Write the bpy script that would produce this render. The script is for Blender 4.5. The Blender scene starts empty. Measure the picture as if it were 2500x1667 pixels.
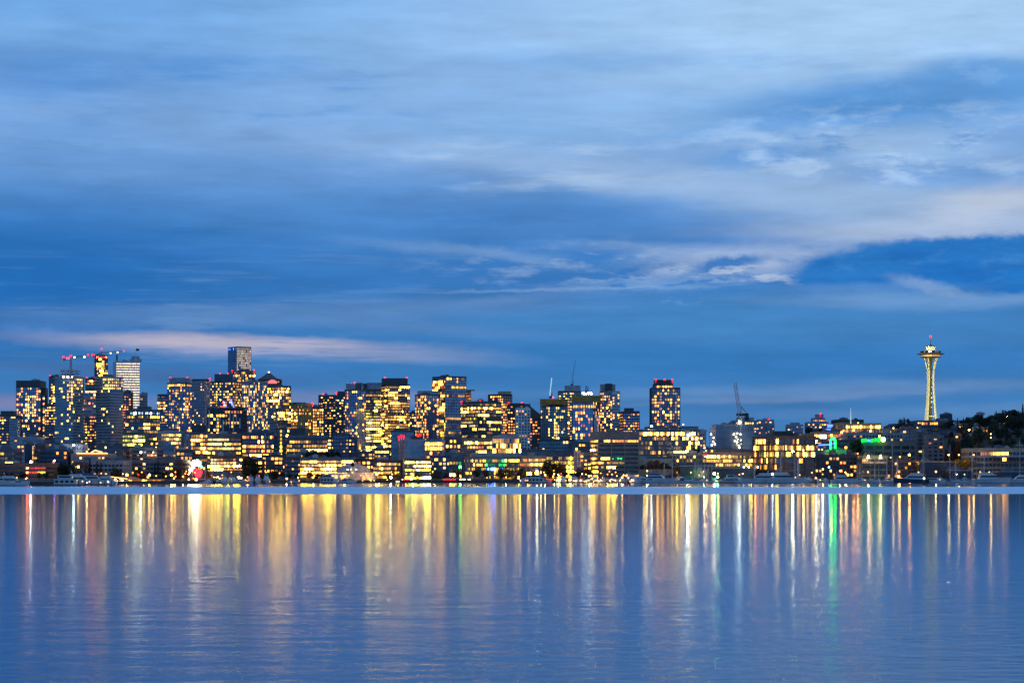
import bpy, math, random
from mathutils import Vector
R = math.radians
SC = bpy.context.scene
COL = SC.collection
rnd = random.Random(7)

# ------------------------------------------------------------------ camera, sky, sun, exposure
F, HZ, H = 5292.0, 1151.5, 8.0        # focal length in photo pixels, horizon row, eye height over the lake
cam = bpy.data.objects.new('camera', bpy.data.cameras.new('camera'))
COL.objects.link(cam)
cam.location = (0, 0, H); cam.rotation_euler = (R(90), 0, 0)
cam.data.sensor_width = 36; cam.data.lens = F / 2500 * 36
cam.data.shift_y = (HZ - 833.5) / 2500
cam.data.clip_start = 1; cam.data.clip_end = 60000
SC.camera = cam
vs = SC.view_settings
vs.view_transform = 'Standard'; vs.look = 'None'; vs.gamma = 1; vs.exposure = 0; vs.use_curve_mapping = False
SC.render.engine = 'CYCLES'
cy = SC.cycles
cy.use_denoising = True
cy.max_bounces = 5; cy.diffuse_bounces = 2; cy.glossy_bounces = 3; cy.transmission_bounces = 2
cy.sample_clamp_indirect = 30
cy.use_adaptive_sampling = True; cy.adaptive_threshold = .008; cy.adaptive_min_samples = 40

def lin(r, g, b, k=1.0):
    f = lambda c: ((c / 255 + .055) / 1.055) ** 2.4 if c > 10 else c / 255 / 12.92
    return (f(r) * k, f(g) * k, f(b) * k, 1)

W = bpy.data.worlds.new('World'); SC.world = W; W.use_nodes = True
nt = W.node_tree; nt.nodes.clear(); NN = nt.nodes.new; LK = nt.links.new
def nd(t, **k):
    n = NN(t)
    for a, b in k.items(): setattr(n, a, b)
    return n
def mth(op, a, b=None, c=None):
    n = nd('ShaderNodeMath', operation=op)
    for i, v in enumerate((a, b, c)):
        if v is None: continue
        if isinstance(v, (int, float)): n.inputs[i].default_value = v
        else: LK(v, n.inputs[i])
    return n.outputs[0]
geo = nd('ShaderNodeTexCoord'); sp = nd('ShaderNodeSeparateXYZ'); LK(geo.outputs['Generated'], sp.inputs[0])
az = mth('ARCTAN2', sp.outputs[0], sp.outputs[1])
hyp = mth('SQRT', mth('ADD', mth('MULTIPLY', sp.outputs[0], sp.outputs[0]), mth('MULTIPLY', sp.outputs[1], sp.outputs[1])))
el = mth('ARCTAN2', sp.outputs[2], hyp)
U = mth('MULTIPLY', az, F); V = mth('MULTIPLY', mth('ABSOLUTE', el), F)    # direction in fine angular units
uv = nd('ShaderNodeCombineXYZ'); LK(U, uv.inputs[0]); LK(V, uv.inputs[1])
def noise(scale, rot=0, detail=5, rough=.55, loc=(0, 0, 0), src=None):
    m = nd('ShaderNodeMapping'); m.inputs['Scale'].default_value = scale; m.inputs['Rotation'].default_value = (0, 0, rot)
    m.inputs['Location'].default_value = loc
    LK(src or uv.outputs[0], m.inputs[0])
    n = nd('ShaderNodeTexNoise'); n.inputs['Scale'].default_value = 1; n.inputs['Detail'].default_value = detail
    n.inputs['Roughness'].default_value = rough
    LK(m.outputs[0], n.inputs['Vector']); return n
def warp(nz, amp, src):
    s = nd('ShaderNodeVectorMath', operation='SUBTRACT'); LK(nz.outputs['Color'], s.inputs[0]); s.inputs[1].default_value = (.5, .5, .5)
    m = nd('ShaderNodeVectorMath', operation='MULTIPLY_ADD'); LK(s.outputs[0], m.inputs[0]); m.inputs[1].default_value = amp
    LK(src, m.inputs[2]); return m.outputs[0]
P1 = warp(noise((1/420, 1/75, 1), .05, 5, .6), (260, 52, 0), uv.outputs[0])      # soft stratus warp
P2 = warp(noise((1/85, 1/38, 1), 0, 6, .62, (3, 7, 0)), (44, 26, 0), uv.outputs[0])   # crisp cumulus warp
def y2v(y): return math.atan((HZ - y) / F) * F
def x2u(x): return math.atan((x - 1250) / F) * F
psp = nd('ShaderNodeSeparateXYZ'); LK(P1, psp.inputs[0])
ramp = nd('ShaderNodeValToRGB'); ramp.color_ramp.interpolation = 'B_SPLINE'
VM = 2600.0
stops = [(1151, (84, 134, 192)), (1010, (66, 126, 188)), (900, (62, 124, 188)), (720, (54, 119, 190)), (600, (64, 128, 199)),
         (500, (84, 142, 208)), (390, (112, 160, 219)), (250, (122, 170, 227)), (100, (117, 172, 231)), (0, (112, 169, 230)),
         (-400, (126, 176, 232)), (-1400, (112, 160, 220))]
while len(ramp.color_ramp.elements) < len(stops): ramp.color_ramp.elements.new(.5)
for e, (y, c) in zip(sorted(ramp.color_ramp.elements, key=lambda e: e.position), stops):
    pass
els = ramp.color_ramp.elements
for i, (y, c) in enumerate(stops): els[i].position = min(1, max(0, y2v(y) / VM))
for i, (y, c) in enumerate(stops): els[i].color = lin(*c)
LK(mth('DIVIDE', psp.outputs[1], VM), ramp.inputs[0])
cur = ramp.outputs[0]
def mixc(fac, a, bcol, blend='MIX'):
    n = nd('ShaderNodeMix', data_type='RGBA', blend_type=blend)
    if isinstance(fac, (int, float)): n.inputs[0].default_value = fac
    else: LK(fac, n.inputs[0])
    LK(a, n.inputs[6])
    if isinstance(bcol, tuple): n.inputs[7].default_value = bcol
    else: LK(bcol, n.inputs[7])
    return n.outputs[2]
def cloud(cx, cy_, rx, ry, col, a=1, s=.8, tilt=0, P=None):
    global cur
    m = nd('ShaderNodeMapping', vector_type='TEXTURE')
    m.inputs['Location'].default_value = (x2u(cx), y2v(cy_), 0); m.inputs['Rotation'].default_value = (0, 0, R(-tilt))
    m.inputs['Scale'].default_value = (rx, ry, 1); LK(P or P1, m.inputs[0])
    l = nd('ShaderNodeVectorMath', operation='LENGTH'); LK(m.outputs[0], l.inputs[0])
    r = nd('ShaderNodeMapRange', interpolation_type='SMOOTHSTEP')
    r.inputs[1].default_value = max(0, 1 - s); r.inputs[2].default_value = 1 + s; r.inputs[3].default_value = a; r.inputs[4].default_value = 0
    LK(l.outputs['Value'], r.inputs[0])
    cur = mixc(r.outputs[0], cur, lin(*col))
P3 = warp(noise((1/46, 1/34, 1), 0, 6, .62, (8, 2, 0)), (46, 34, 0), uv.outputs[0])   # puffy cumulus edges
def cloudtex(cx, cy_, rx, ry, col, a, sc, lo, hi, rot=0, loc=(0, 0, 0), tilt=0):
    global cur
    m = nd('ShaderNodeMapping', vector_type='TEXTURE')
    m.inputs['Location'].default_value = (x2u(cx), y2v(cy_), 0); m.inputs['Rotation'].default_value = (0, 0, R(-tilt))
    m.inputs['Scale'].default_value = (rx, ry, 1); LK(P1, m.inputs[0])
    l = nd('ShaderNodeVectorMath', operation='LENGTH'); LK(m.outputs[0], l.inputs[0])
    r = nd('ShaderNodeMapRange', interpolation_type='SMOOTHSTEP')
    r.inputs[1].default_value = .3; r.inputs[2].default_value = 1.5; r.inputs[3].default_value = a; r.inputs[4].default_value = 0
    LK(l.outputs['Value'], r.inputs[0])
    n = noise((1/sc[0], 1/sc[1], 1), rot, 7, .6, loc)
    q = nd('ShaderNodeMapRange', interpolation_type='SMOOTHSTEP'); q.inputs[1].default_value = lo; q.inputs[2].default_value = hi; LK(n.outputs[0], q.inputs[0])
    cur = mixc(mth('MULTIPLY', q.outputs[0], r.outputs[0]), cur, lin(*col))
# broad tones
cloud(2150, 60, 1050, 190, (178, 214, 250), .85, .9)
cloud(60, 690, 420, 150, (32, 108, 184), .85, .9)
cloud(250, 205, 460, 55, (84, 142, 212), .7, .8, 1)
cloud(560, 178, 200, 20, (84, 148, 218), .6, .8, -3)
cloud(850, 240, 420, 60, (140, 184, 235), .6, .9, -2)
cloudtex(600, 120, 800, 140, (136, 184, 238), .6, (520, 90), .48, .72, .04, (2, 2, 0))
cloudtex(600, 330, 800, 120, (132, 174, 228), .7, (420, 70), .45, .72, -.05, (5, 8, 0))
cloudtex(500, 260, 700, 150, (86, 146, 214), .7, (380, 60), .50, .74, .05, (15, 1, 0))
cloud(1130, 375, 560, 42, (150, 185, 229), .55, .9, 3)
cloud(1560, 440, 440, 36, (158, 190, 230), .6, .8, 9)
cloudtex(1350, 380, 500, 90, (176, 203, 236), .8, (320, 48), .46, .7, -.07, (4, 4, 0))
cloud(620, 420, 420, 26, (108, 156, 216), .6, .9, 2)
cloud(1450, 548, 440, 36, (80, 138, 207), .8, .8, 4)
cloud(1500, 300, 450, 50, (146, 192, 239), .45, .9, -3)
cloud(1430, 150, 280, 24, (126, 174, 230), .7, .8)
cloudtex(1700, 200, 500, 80, (128, 178, 234), .7, (300, 46), .48, .72, .05, (9, 4, 0))
cloud(2250, 480, 520, 90, (168, 197, 231), .75, .8, 3)
cloud(2280, 572, 410, 30, (186, 203, 230), .7, .7)
cloud(2450, 500, 160, 40, (204, 214, 232), .7, .8, -10)
cloud(2240, 252, 450, 56, (80, 147, 216), .85, .6, -4, P2)
cloud(2390, 200, 150, 40, (100, 160, 224), .75, .5, 0, P2)
cloudtex(2300, 190, 320, 60, (140, 188, 238), .4, (130, 60), .5, .66, .1, (3, 3, 0))
cloud(2150, 368, 220, 34, (160, 197, 238), .7, .8, 3)
cloud(1870, 388, 160, 24, (106, 158, 220), .85, .6, -2, P2)
cloud(2330, 442, 270, 30, (110, 159, 220), .8, .7, 3, P2)
cloudtex(2150, 380, 480, 110, (174, 206, 242), .9, (190, 60), .47, .66, .04, (7, 7, 0))
cloudtex(2200, 350, 480, 90, (96, 154, 219), .75, (170, 50), .53, .68, .06, (17, 3, 0))
# mid band
cloud(1100, 608, 210, 12, (118, 160, 214), .6, .9, 4, P2)
cloud(1330, 640, 170, 9, (122, 160, 210), .6, .9, 9, P2)
cloud(1620, 612, 230, 14, (118, 158, 213), .7, .9, 4)
cloudtex(1500, 650, 420, 60, (138, 170, 215), .8, (120, 30), .47, .66, .03, (2, 12, 0))
cloud(1880, 640, 260, 34, (168, 188, 222), .85, .7, 0, P2)
cloud(1600, 690, 240, 18, (126, 162, 211), .6, .8, -4, P2)
cloudtex(1560, 685, 260, 34, (60, 124, 196), .95, (80, 26), .5, .58, 0, (21, 5, 0))
cloud(1780, 648, 80, 20, (62, 126, 198), .95, .4, -8, P3)
cloudtex(1850, 672, 220, 22, (176, 194, 224), .9, (90, 22), .5, .6, -.1, (1, 5, 0))
cloud(1400, 706, 300, 3.5, (140, 173, 215), .6, .9, -1, P2)
cloud(1210, 735, 110, 10, (116, 152, 204), .65, .8, -3, P2)
cloudtex(1680, 745, 90, 14, (118, 160, 212), .8, (40, 16), .5, .62, .3, (4, 4, 0))
cloud(1850, 790, 850, 66, (72, 137, 200), .85, .8)
cloud(2270, 738, 330, 18, (116, 161, 214), .75, .8)
cloud(2330, 652, 385, 60, (44, 121, 199), 1, .18, -2, P3)
cloud(2110, 656, 165, 34, (44, 122, 200), 1, .15, -9, P3)
cloud(2440, 688, 190, 36, (38, 118, 198), 1, .18, 6, P3)
cloudtex(2300, 650, 380, 60, (74, 142, 212), .6, (120, 40), .5, .7, .1, (6, 6, 0))
cloudtex(2250, 655, 420, 62, (34, 108, 188), .7, (150, 44), .46, .64, .08, (12, 6, 0))
cloud(2265, 706, 80, 13, (150, 178, 218), .6, .8, 14, P3)
cloud(2130, 708, 200, 11, (104, 152, 210), .45, .8, 0, P2)
cloud(2490, 738, 110, 10, (112, 156, 210), .5, .8, -10, P2)
# low bands
cloud(700, 765, 620, 26, (96, 140, 196), .75, .8, -2)
cloudtex(500, 780, 500, 50, (110, 148, 198), .6, (260, 26), .48, .68, .04, (6, 1, 0))
cloud(380, 742, 320, 9, (50, 112, 182), .7, .8, -2)
cloud(1020, 800, 300, 16, (90, 136, 194), .6, .8, 4)
cloud(640, 850, 470, 22, (176, 176, 205), .8, .7, 2, P2)
cloud(540, 836, 280, 15, (194, 186, 204), .7, .6, 1)
cloud(980, 868, 260, 13, (160, 169, 203), .75, .7, 3)
cloudtex(900, 700, 1000, 90, (96, 146, 208), .55, (340, 24), .5, .7, -.03, (5, 5, 0))
cloudtex(700, 620, 900, 120, (44, 114, 188), .5, (420, 46), .5, .72, .03, (25, 5, 0))
cloudtex(650, 862, 560, 34, (98, 138, 192), .85, (260, 15), .48, .66, .02, (3, 3, 0))
cloud(350, 912, 420, 20, (70, 116, 176), .85, .5, 1)
cloud(1750, 880, 900, 38, (54, 126, 194), .75, .8, 0)
cloud(90, 985, 260, 20, (132, 136, 180), .8, .8, 0)
cloud(880, 972, 240, 20, (124, 142, 190), .75, .8, 0)
cloud(2050, 952, 600, 17, (104, 146, 198), .7, .8, -1)
cloud(1900, 972, 330, 7, (122, 150, 198), .5, .8, -2)
cloud(2350, 1010, 400, 14, (98, 144, 198), .6, .8, 0)
# fine streaks over all of it
n1 = noise((1/420, 1/62, 1), .05, 6, .6, (11, 3, 0)); n2 = noise((1/150, 1/40, 1), .02, 5, .6, (1, 9, 0))
st = nd('ShaderNodeMapRange'); LK(mth('ADD', mth('MULTIPLY', n1.outputs[0], .7), mth('MULTIPLY', n2.outputs[0], .3)), st.inputs[0])
st.inputs[1].default_value = .3; st.inputs[2].default_value = .7; st.inputs[3].default_value = .82; st.inputs[4].default_value = 1.10
sc_ = nd('ShaderNodeVectorMath', operation='SCALE'); LK(cur, sc_.inputs[0]); LK(st.outputs[0], sc_.inputs[3])
# high sky above the cloud deck: physical dusk sky
sky = nd('ShaderNodeTexSky', sky_type='NISHITA'); sky.sun_disc = False
sky.sun_elevation = R(1.0); sky.sun_rotation = R(70); sky.air_density = 1.2; sky.ozone_density = 3
sk = nd('ShaderNodeVectorMath', operation='SCALE'); LK(sky.outputs[0], sk.inputs[0]); sk.inputs[3].default_value = .10
hi = nd('ShaderNodeMapRange', interpolation_type='SMOOTHSTEP'); LK(V, hi.inputs[0]); hi.inputs[1].default_value = 1500; hi.inputs[2].default_value = 5200
hi.inputs[3].default_value = 0; hi.inputs[4].default_value = .4
fin = mixc(hi.outputs[0], sc_.outputs[0], sk.outputs[0])
bg = nd('ShaderNodeBackground'); LK(fin, bg.inputs[0]); bg.inputs[1].default_value = 1.0
wo = nd('ShaderNodeOutputWorld'); LK(bg.outputs[0], wo.inputs[0])

sun = bpy.data.objects.new('sun', bpy.data.lights.new('sun', 'SUN')); COL.objects.link(sun)
sun.data.energy = .06; sun.data.angle = R(25); sun.data.color = (1, .86, .76)     # last afterglow from the west (right)
sun.rotation_euler = (R(80), 0, R(70))

# ------------------------------------------------------------------ helpers
def WX(px, D): return (px - 1250) / F * D
def WZ(py, D): return H + (HZ - py) / F * D
def lerp(tab, x):
    if x <= tab[0][0]: return tab[0][1]
    for (a, b), (c, d) in zip(tab, tab[1:]):
        if x <= c: return b + (d - b) * (x - a) / (c - a)
    return tab[-1][1]
SHORE = [(-400, 1270), (0, 1285), (140, 1310), (260, 1420), (420, 1480), (640, 1530), (900, 1600), (3000, 1600)]
def shore(px): return lerp(SHORE, px)
def gz(px, D):                     # ground height in metres
    s = shore(px); t = max(0, D - s - 60)
    z = 1.6 + min(t, 900) * .016 + max(0, t - 900) * .008
    hill = max(0, min(1, (px - 1750) / 750)); hill = hill * hill * (3 - 2 * hill)
    u = max(0, min(1, (D - 1680) / 520)); u = u * u * (3 - 2 * u)
    return z + hill * u * 47 + max(0, px - 2500) * .01 * u

class MB:
    def __init__(s): s.v = []; s.f = []; s.m = []; s.c = []; s.has = False
    def quad(s, a, b, c, d, m=0, col=None):
        i = len(s.v); s.v += [a, b, c, d]; s.f.append((i, i+1, i+2, i+3)); s.m.append(m); s.c.append(col)
        if col: s.has = True
    def prism(s, poly, z0, z1, m=0, top=None, col=None):
        n = len(poly); i = len(s.v); tp = top or poly
        s.v += [(p[0], p[1], z0) for p in poly] + [(p[0], p[1], z1) for p in tp]
        for k in range(n): s.f.append((i+k, i+(k+1) % n, i+n+(k+1) % n, i+n+k))
        s.f.append(tuple(i+n+k for k in range(n))); s.f.append(tuple(i+n-1-k for k in range(n)))
        s.m += [m]*(n+2); s.c += [col]*(n+2)
        if col: s.has = True
    def box(s, x0, x1, y0, y1, z0, z1, m=0, col=None):
        s.prism([(x0, y0), (x1, y0), (x1, y1), (x0, y1)], z0, z1, m, None, col)
    def bar(s, a, b, w, m=0, col=None, w2=None, n=4):
        a = Vector(a); b = Vector(b); d = (b-a)
        if d.length < 1e-6: return
        d.normalize(); u = d.cross(Vector((0, 0, 1)))
        if u.length < .05: u = d.cross(Vector((0, 1, 0)))
        u.normalize(); q = d.cross(u); i = len(s.v); w2 = w if w2 is None else w2
        for p, r in ((a, w), (b, w2)):
            for k in range(n):
                t = math.pi * 2 * (k + .5) / n; s.v.append(tuple(p + (u*math.cos(t) + q*math.sin(t)) * r))
        for k in range(n): s.f.append((i+k, i+(k+1) % n, i+n+(k+1) % n, i+n+k))
        s.f.append(tuple(i+n+k for k in range(n))); s.f.append(tuple(i+n-1-k for k in range(n)))
        s.m += [m]*(n+2); s.c += [col]*(n+2)
        if col: s.has = True
    def lathe(s, prof, c=(0, 0), n=24, m=0, z=0):
        i = len(s.v)
        for r, h in prof:
            for k in range(n):
                t = 2*math.pi*k/n; s.v.append((c[0]+r*math.cos(t), c[1]+r*math.sin(t), z+h))
        for j in range(len(prof)-1):
            for k in range(n):
                a = i+j*n+k; b = i+j*n+(k+1) % n; s.f.append((a, b, b+n, a+n)); s.m.append(m); s.c.append(None)
        s.f.append(tuple(i+n-1-k for k in range(n))); s.f.append(tuple(i+(len(prof)-1)*n+k for k in range(n)))
        s.m += [m, m]; s.c += [None, None]
    def ball(s, c, r, m=0, n=8, sz=1):
        pr = [(r*math.sin(math.pi*(k+.02)/5.04), -r*sz*math.cos(math.pi*(k+.02)/5.04)) for k in range(6)]
        s.lathe([(max(a, .01*r), b) for a, b in pr], (c[0], c[1]), n, m, c[2])
    def mesh(s, name, mats, smooth=False):
        me = bpy.data.meshes.new(name); me.from_pydata(s.v, [], s.f)
        for m in mats: me.materials.append(m)
        if len(mats) > 1: me.polygons.foreach_set('material_index', s.m)
        if s.has:
            at = me.color_attributes.new('glow', 'FLOAT_COLOR', 'CORNER'); buf = []
            for f, c in zip(s.f, s.c): buf += list(c or (0, 0, 0, 1)) * len(f)
            at.data.foreach_set('color', buf)
        if smooth: me.polygons.foreach_set('use_smooth', [True]*len(me.polygons))
        me.update(); return me
    def build(s, name, mats, parent=None, smooth=False, **props):
        if not isinstance(mats, (list, tuple)): mats = [mats]
        o = bpy.data.objects.new(name, s.mesh(name, mats, smooth)); COL.objects.link(o)
        if parent: o.parent = parent
        for k, v in props.items(): o[k] = v
        return o
def thing(name, label, cat, group=None):
    o = bpy.data.objects.new(name, None); COL.objects.link(o)
    o['label'] = label; o['category'] = cat
    if group: o['group'] = group
    return o
def shift(root, loc):                # geometry was written in world space: move the empty to the thing's base
    root.location = loc
    for ch in root.children: ch.location = ch.location - Vector(loc)
def copy_tree(o, parent=None):
    c = o.copy(); COL.objects.link(c)
    if parent: c.parent = parent
    for ch in KIDS.get(o.name, []): copy_tree(ch, c)
    return c
KIDS = {}
def remember(o):
    KIDS[o.name] = list(o.children)
    for ch in o.children: remember(ch)

# ------------------------------------------------------------------ materials
MC = {}
def pmat(key, col, rough=.8, metal=0, var=.25, scale=.25):
    if key in MC: return MC[key]
    m = bpy.data.materials.new(key); m.use_nodes = True; t = m.node_tree; b = t.nodes['Principled BSDF']
    b.inputs['Roughness'].default_value = rough; b.inputs['Metallic'].default_value = metal
    tc = t.nodes.new('ShaderNodeTexCoord'); n = t.nodes.new('ShaderNodeTexNoise'); n.inputs['Scale'].default_value = scale; n.inputs['Detail'].default_value = 4
    t.links.new(tc.outputs['Object'], n.inputs[0])
    mr = t.nodes.new('ShaderNodeMapRange'); mr.inputs[1].default_value = .3; mr.inputs[2].default_value = .7
    mr.inputs[3].default_value = 1-var; mr.inputs[4].default_value = 1+var; t.links.new(n.outputs[0], mr.inputs[0])
    oi = t.nodes.new('ShaderNodeObjectInfo'); mr2 = t.nodes.new('ShaderNodeMapRange'); t.links.new(oi.outputs['Random'], mr2.inputs[0])
    mr2.inputs[3].default_value = 1-var*.6; mr2.inputs[4].default_value = 1+var*.6
    mu = t.nodes.new('ShaderNodeMath'); mu.operation = 'MULTIPLY'; t.links.new(mr.outputs[0], mu.inputs[0]); t.links.new(mr2.outputs[0], mu.inputs[1])
    s = t.nodes.new('ShaderNodeVectorMath'); s.operation = 'SCALE'; s.inputs[0].default_value = col[:3]; t.links.new(mu.outputs[0], s.inputs[3])
    t.links.new(s.outputs[0], b.inputs['Base Color']); MC[key] = m; return m
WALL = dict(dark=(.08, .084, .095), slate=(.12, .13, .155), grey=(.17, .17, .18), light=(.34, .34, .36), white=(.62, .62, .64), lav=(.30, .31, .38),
            tan=(.36, .29, .21), brick=(.17, .085, .06), brown=(.10, .075, .06), gold=(.42, .30, .10), blue=(.07, .11, .17), teal=(.06, .10, .11), beige=(.5, .43, .33), green=(.14, .18, .13))
def wall(k): return pmat('wall '+k, WALL[k], .85)
GL = dict(dark=(.19, .24, .33), blue=(.24, .39, .62), teal=(.20, .30, .37), grey=(.2, .23, .28), sky=(.27, .5, .8), black=(.07, .08, .105))
def glass(k):
    key = 'glass '+k
    if key in MC: return MC[key]
    m = pmat(key, GL[k], .18, .45, .35, .12); return m
def emat(key, col, strength, sample=True):
    if key in MC: return MC[key]
    m = bpy.data.materials.new(key); m.use_nodes = True; t = m.node_tree; t.nodes.clear()
    e = t.nodes.new('ShaderNodeEmission'); e.inputs[0].default_value = (*col[:3], 1); e.inputs[1].default_value = strength
    o = t.nodes.new('ShaderNodeOutputMaterial'); t.links.new(e.outputs[0], o.inputs[0])
    m.cycles.emission_sampling = 'AUTO' if sample else 'NONE'; MC[key] = m; return m
# lit glass: each pane carries its own lamp colour, rooms behind it vary
LIT = bpy.data.materials.new('lit window'); LIT.use_nodes = True
t = LIT.node_tree; t.nodes.clear()
a = t.nodes.new('ShaderNodeVertexColor'); a.layer_name = 'glow'
tc = t.nodes.new('ShaderNodeTexCoord'); mp = t.nodes.new('ShaderNodeMapping'); mp.inputs['Scale'].default_value = (.55, .55, .35)
t.links.new(tc.outputs['Object'], mp.inputs[0])
n = t.nodes.new('ShaderNodeTexNoise'); n.inputs['Scale'].default_value = 1; n.inputs['Detail'].default_value = 3; n.inputs['Roughness'].default_value = .7
t.links.new(mp.outputs[0], n.inputs[0])
mr = t.nodes.new('ShaderNodeMapRange'); t.links.new(n.outputs[0], mr.inputs[0]); mr.inputs[1].default_value = .35; mr.inputs[2].default_value = .65
mr.inputs[3].default_value = .35; mr.inputs[4].default_value = 1.55
vm = t.nodes.new('ShaderNodeVectorMath'); vm.operation = 'SCALE'; t.links.new(a.outputs[0], vm.inputs[0]); t.links.new(mr.outputs[0], vm.inputs[3])
e = t.nodes.new('ShaderNodeBsdfPrincipled'); e.inputs['Base Color'].default_value = (.10, .13, .18, 1); e.inputs['Metallic'].default_value = .45; e.inputs['Roughness'].default_value = .18
t.links.new(vm.outputs[0], e.inputs['Emission Color']); e.inputs['Emission Strength'].default_value = 1
o = t.nodes.new('ShaderNodeOutputMaterial'); t.links.new(e.outputs[0], o.inputs[0]); LIT.cycles.emission_sampling = 'NONE'

PAL = dict(Y=(1, .45, .05), W=(1, .55, .15), O=(1, .27, .03), I=(1, .80, .52), G=(1, .80, .26), C=(.75, .95, 1), R=(1, .05, .015), B=(.06, .22, 1), N=(.02, 1, .12), L=(1, .60, .03), P=(.5, .3, 1))
WS = 14.5
def glow(k, s=1.0, calm=False):
    c = PAL[k[rnd.randrange(len(k))]]; q = WS*s*(rnd.uniform(.85, 1.15) if 'I' in k else (.05+.42*rnd.random()**1.6) if calm else .06+5.5*rnd.random()**6)
    j = rnd.uniform(.88, 1.12)
    b_ = c[2]*q*rnd.uniform(.7, 1.4)
    return (c[0]*q, c[1]*q*j, b_ if c[2] > .3 else min(b_, .45+.02*q), 1)
RED = lambda: emat('red beacon', (1, .005, .005), 9)
# ------------------------------------------------------------------ ground, water
def ground():
    pxs = list(range(-900, 3401, 50)); ds = [0, 1.5, 20, 60, 120, 200, 300, 420, 560, 800, 1200, 1900, 3500, 9000]
    mb = MB(); idx = []
    for i, p in enumerate(pxs):
        s = shore(p)
        for k, d in enumerate(ds):
            D = s + d; z = gz(p, D) if k else -2.0
            if k == len(ds)-1: z = gz(p, D) * .6
            mb.v.append((WX(p, D), D, z))
    n = len(ds)
    for i in range(len(pxs)-1):
        for k in range(n-1):
            mb.f.append((i*n+k, (i+1)*n+k, (i+1)*n+k+1, i*n+k+1)); mb.m.append(0); mb.c.append(None)
    g = mb.build('ground', pmat('ground earth', (.022, .024, .02), .95, 0, .4, .03)); g['kind'] = 'structure'
ground()
def water():
    m = bpy.data.materials.new('lake water'); m.use_nodes = True; t = m.node_tree; L = t.links.new; t.nodes.remove(t.nodes['Principled BSDF'])
    b = t.nodes.new('ShaderNodeBsdfGlossy'); b.distribution = 'MULTI_GGX'; b.inputs['Color'].default_value = (.62, .78, .93, 1)
    df = t.nodes.new('ShaderNodeBsdfDiffuse'); df.inputs[0].default_value = (.004, .022, .055, 1); fr = t.nodes.new('ShaderNodeFresnel'); fr.inputs[0].default_value = 1.33
    mx = t.nodes.new('ShaderNodeMixShader'); L(fr.outputs[0], mx.inputs[0]); L(df.outputs[0], mx.inputs[1]); L(b.outputs[0], mx.inputs[2]); L(mx.outputs[0], t.nodes['Material Output'].inputs[0])
    tc = t.nodes.new('ShaderNodeTexCoord'); s = t.nodes.new('ShaderNodeSeparateXYZ'); L(tc.outputs['Object'], s.inputs[0])
    # wind: calm under the shore, a ruffled lane across the middle of the lake, light ripples on this side
    wn = t.nodes.new('ShaderNodeTexNoise'); wm = t.nodes.new('ShaderNodeMapping'); wm.inputs['Scale'].default_value = (.004, .012, 1); L(tc.outputs['Object'], wm.inputs[0]); L(wm.outputs[0], wn.inputs[0]); wn.inputs['Scale'].default_value = 1
    ad = t.nodes.new('ShaderNodeMath'); ad.operation = 'MULTIPLY_ADD'; L(wn.outputs[0], ad.inputs[0]); ad.inputs[1].default_value = 60; L(s.outputs[1], ad.inputs[2])
    rp = t.nodes.new('ShaderNodeValToRGB'); dv = t.nodes.new('ShaderNodeMath'); dv.operation = 'DIVIDE'; L(ad.outputs[0], dv.inputs[0]); dv.inputs[1].default_value = 2000
    L(dv.outputs[0], rp.inputs[0])
    st = [(0, .16), (.055, .15), (.09, .13), (.16, .105), (.40, .075), (.42, W_LANE), (.585, W_LANE), (.61, W_FAR), (1, W_FAR)]
    el_ = rp.color_ramp.elements
    while len(el_) < len(st): el_.new(.5)
    for i, (p, v) in enumerate(st): el_[i].position = p
    for i, (p, v) in enumerate(st): el_[i].color = (v, v, v, 1)
    L(rp.outputs[0], b.inputs['Roughness'])
    def wv(sc, det):
        mp = t.nodes.new('ShaderNodeMapping'); mp.inputs['Scale'].default_value = sc; L(tc.outputs['Object'], mp.inputs[0])
        n = t.nodes.new('ShaderNodeTexNoise'); n.inputs['Scale'].default_value = 1; n.inputs['Detail'].default_value = det; L(mp.outputs[0], n.inputs[0]); return n.outputs[0]
    b1 = t.nodes.new('ShaderNodeBump'); b1.inputs['Strength'].default_value = 1; b1.inputs['Distance'].default_value = W_B1; L(wv((.10, .26, 1), 3), b1.inputs['Height'])
    b2 = t.nodes.new('ShaderNodeBump'); b2.inputs['Strength'].default_value = 1; b2.inputs['Distance'].default_value = W_B2; L(wv((.6, .8, 1), 3), b2.inputs['Height']); L(b1.outputs[0], b2.inputs['Normal'])
    sm = t.nodes.new('ShaderNodeMapRange'); sm.interpolation_type = 'SMOOTHSTEP'; L(ad.outputs[0], sm.inputs[0])
    for i_, v_ in enumerate((90, 420, 1, .28)): sm.inputs[i_+1].default_value = v_
    L(sm.outputs[0], b1.inputs['Strength']); L(sm.outputs[0], b2.inputs['Strength'])
    L(b2.outputs[0], b.inputs['Normal']); L(b1.outputs[0], fr.inputs['Normal'])
    mb = MB(); mb.quad((-6000, -300, 0), (6000, -300, 0), (6000, 1800, 0), (-6000, 1800, 0))
    w = mb.build('lake', m); w['kind'] = 'structure'
W_NEAR, W_LANE, W_FAR, W_B1, W_B2 = .115, .34, .08, .060, .040
water()

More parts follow.
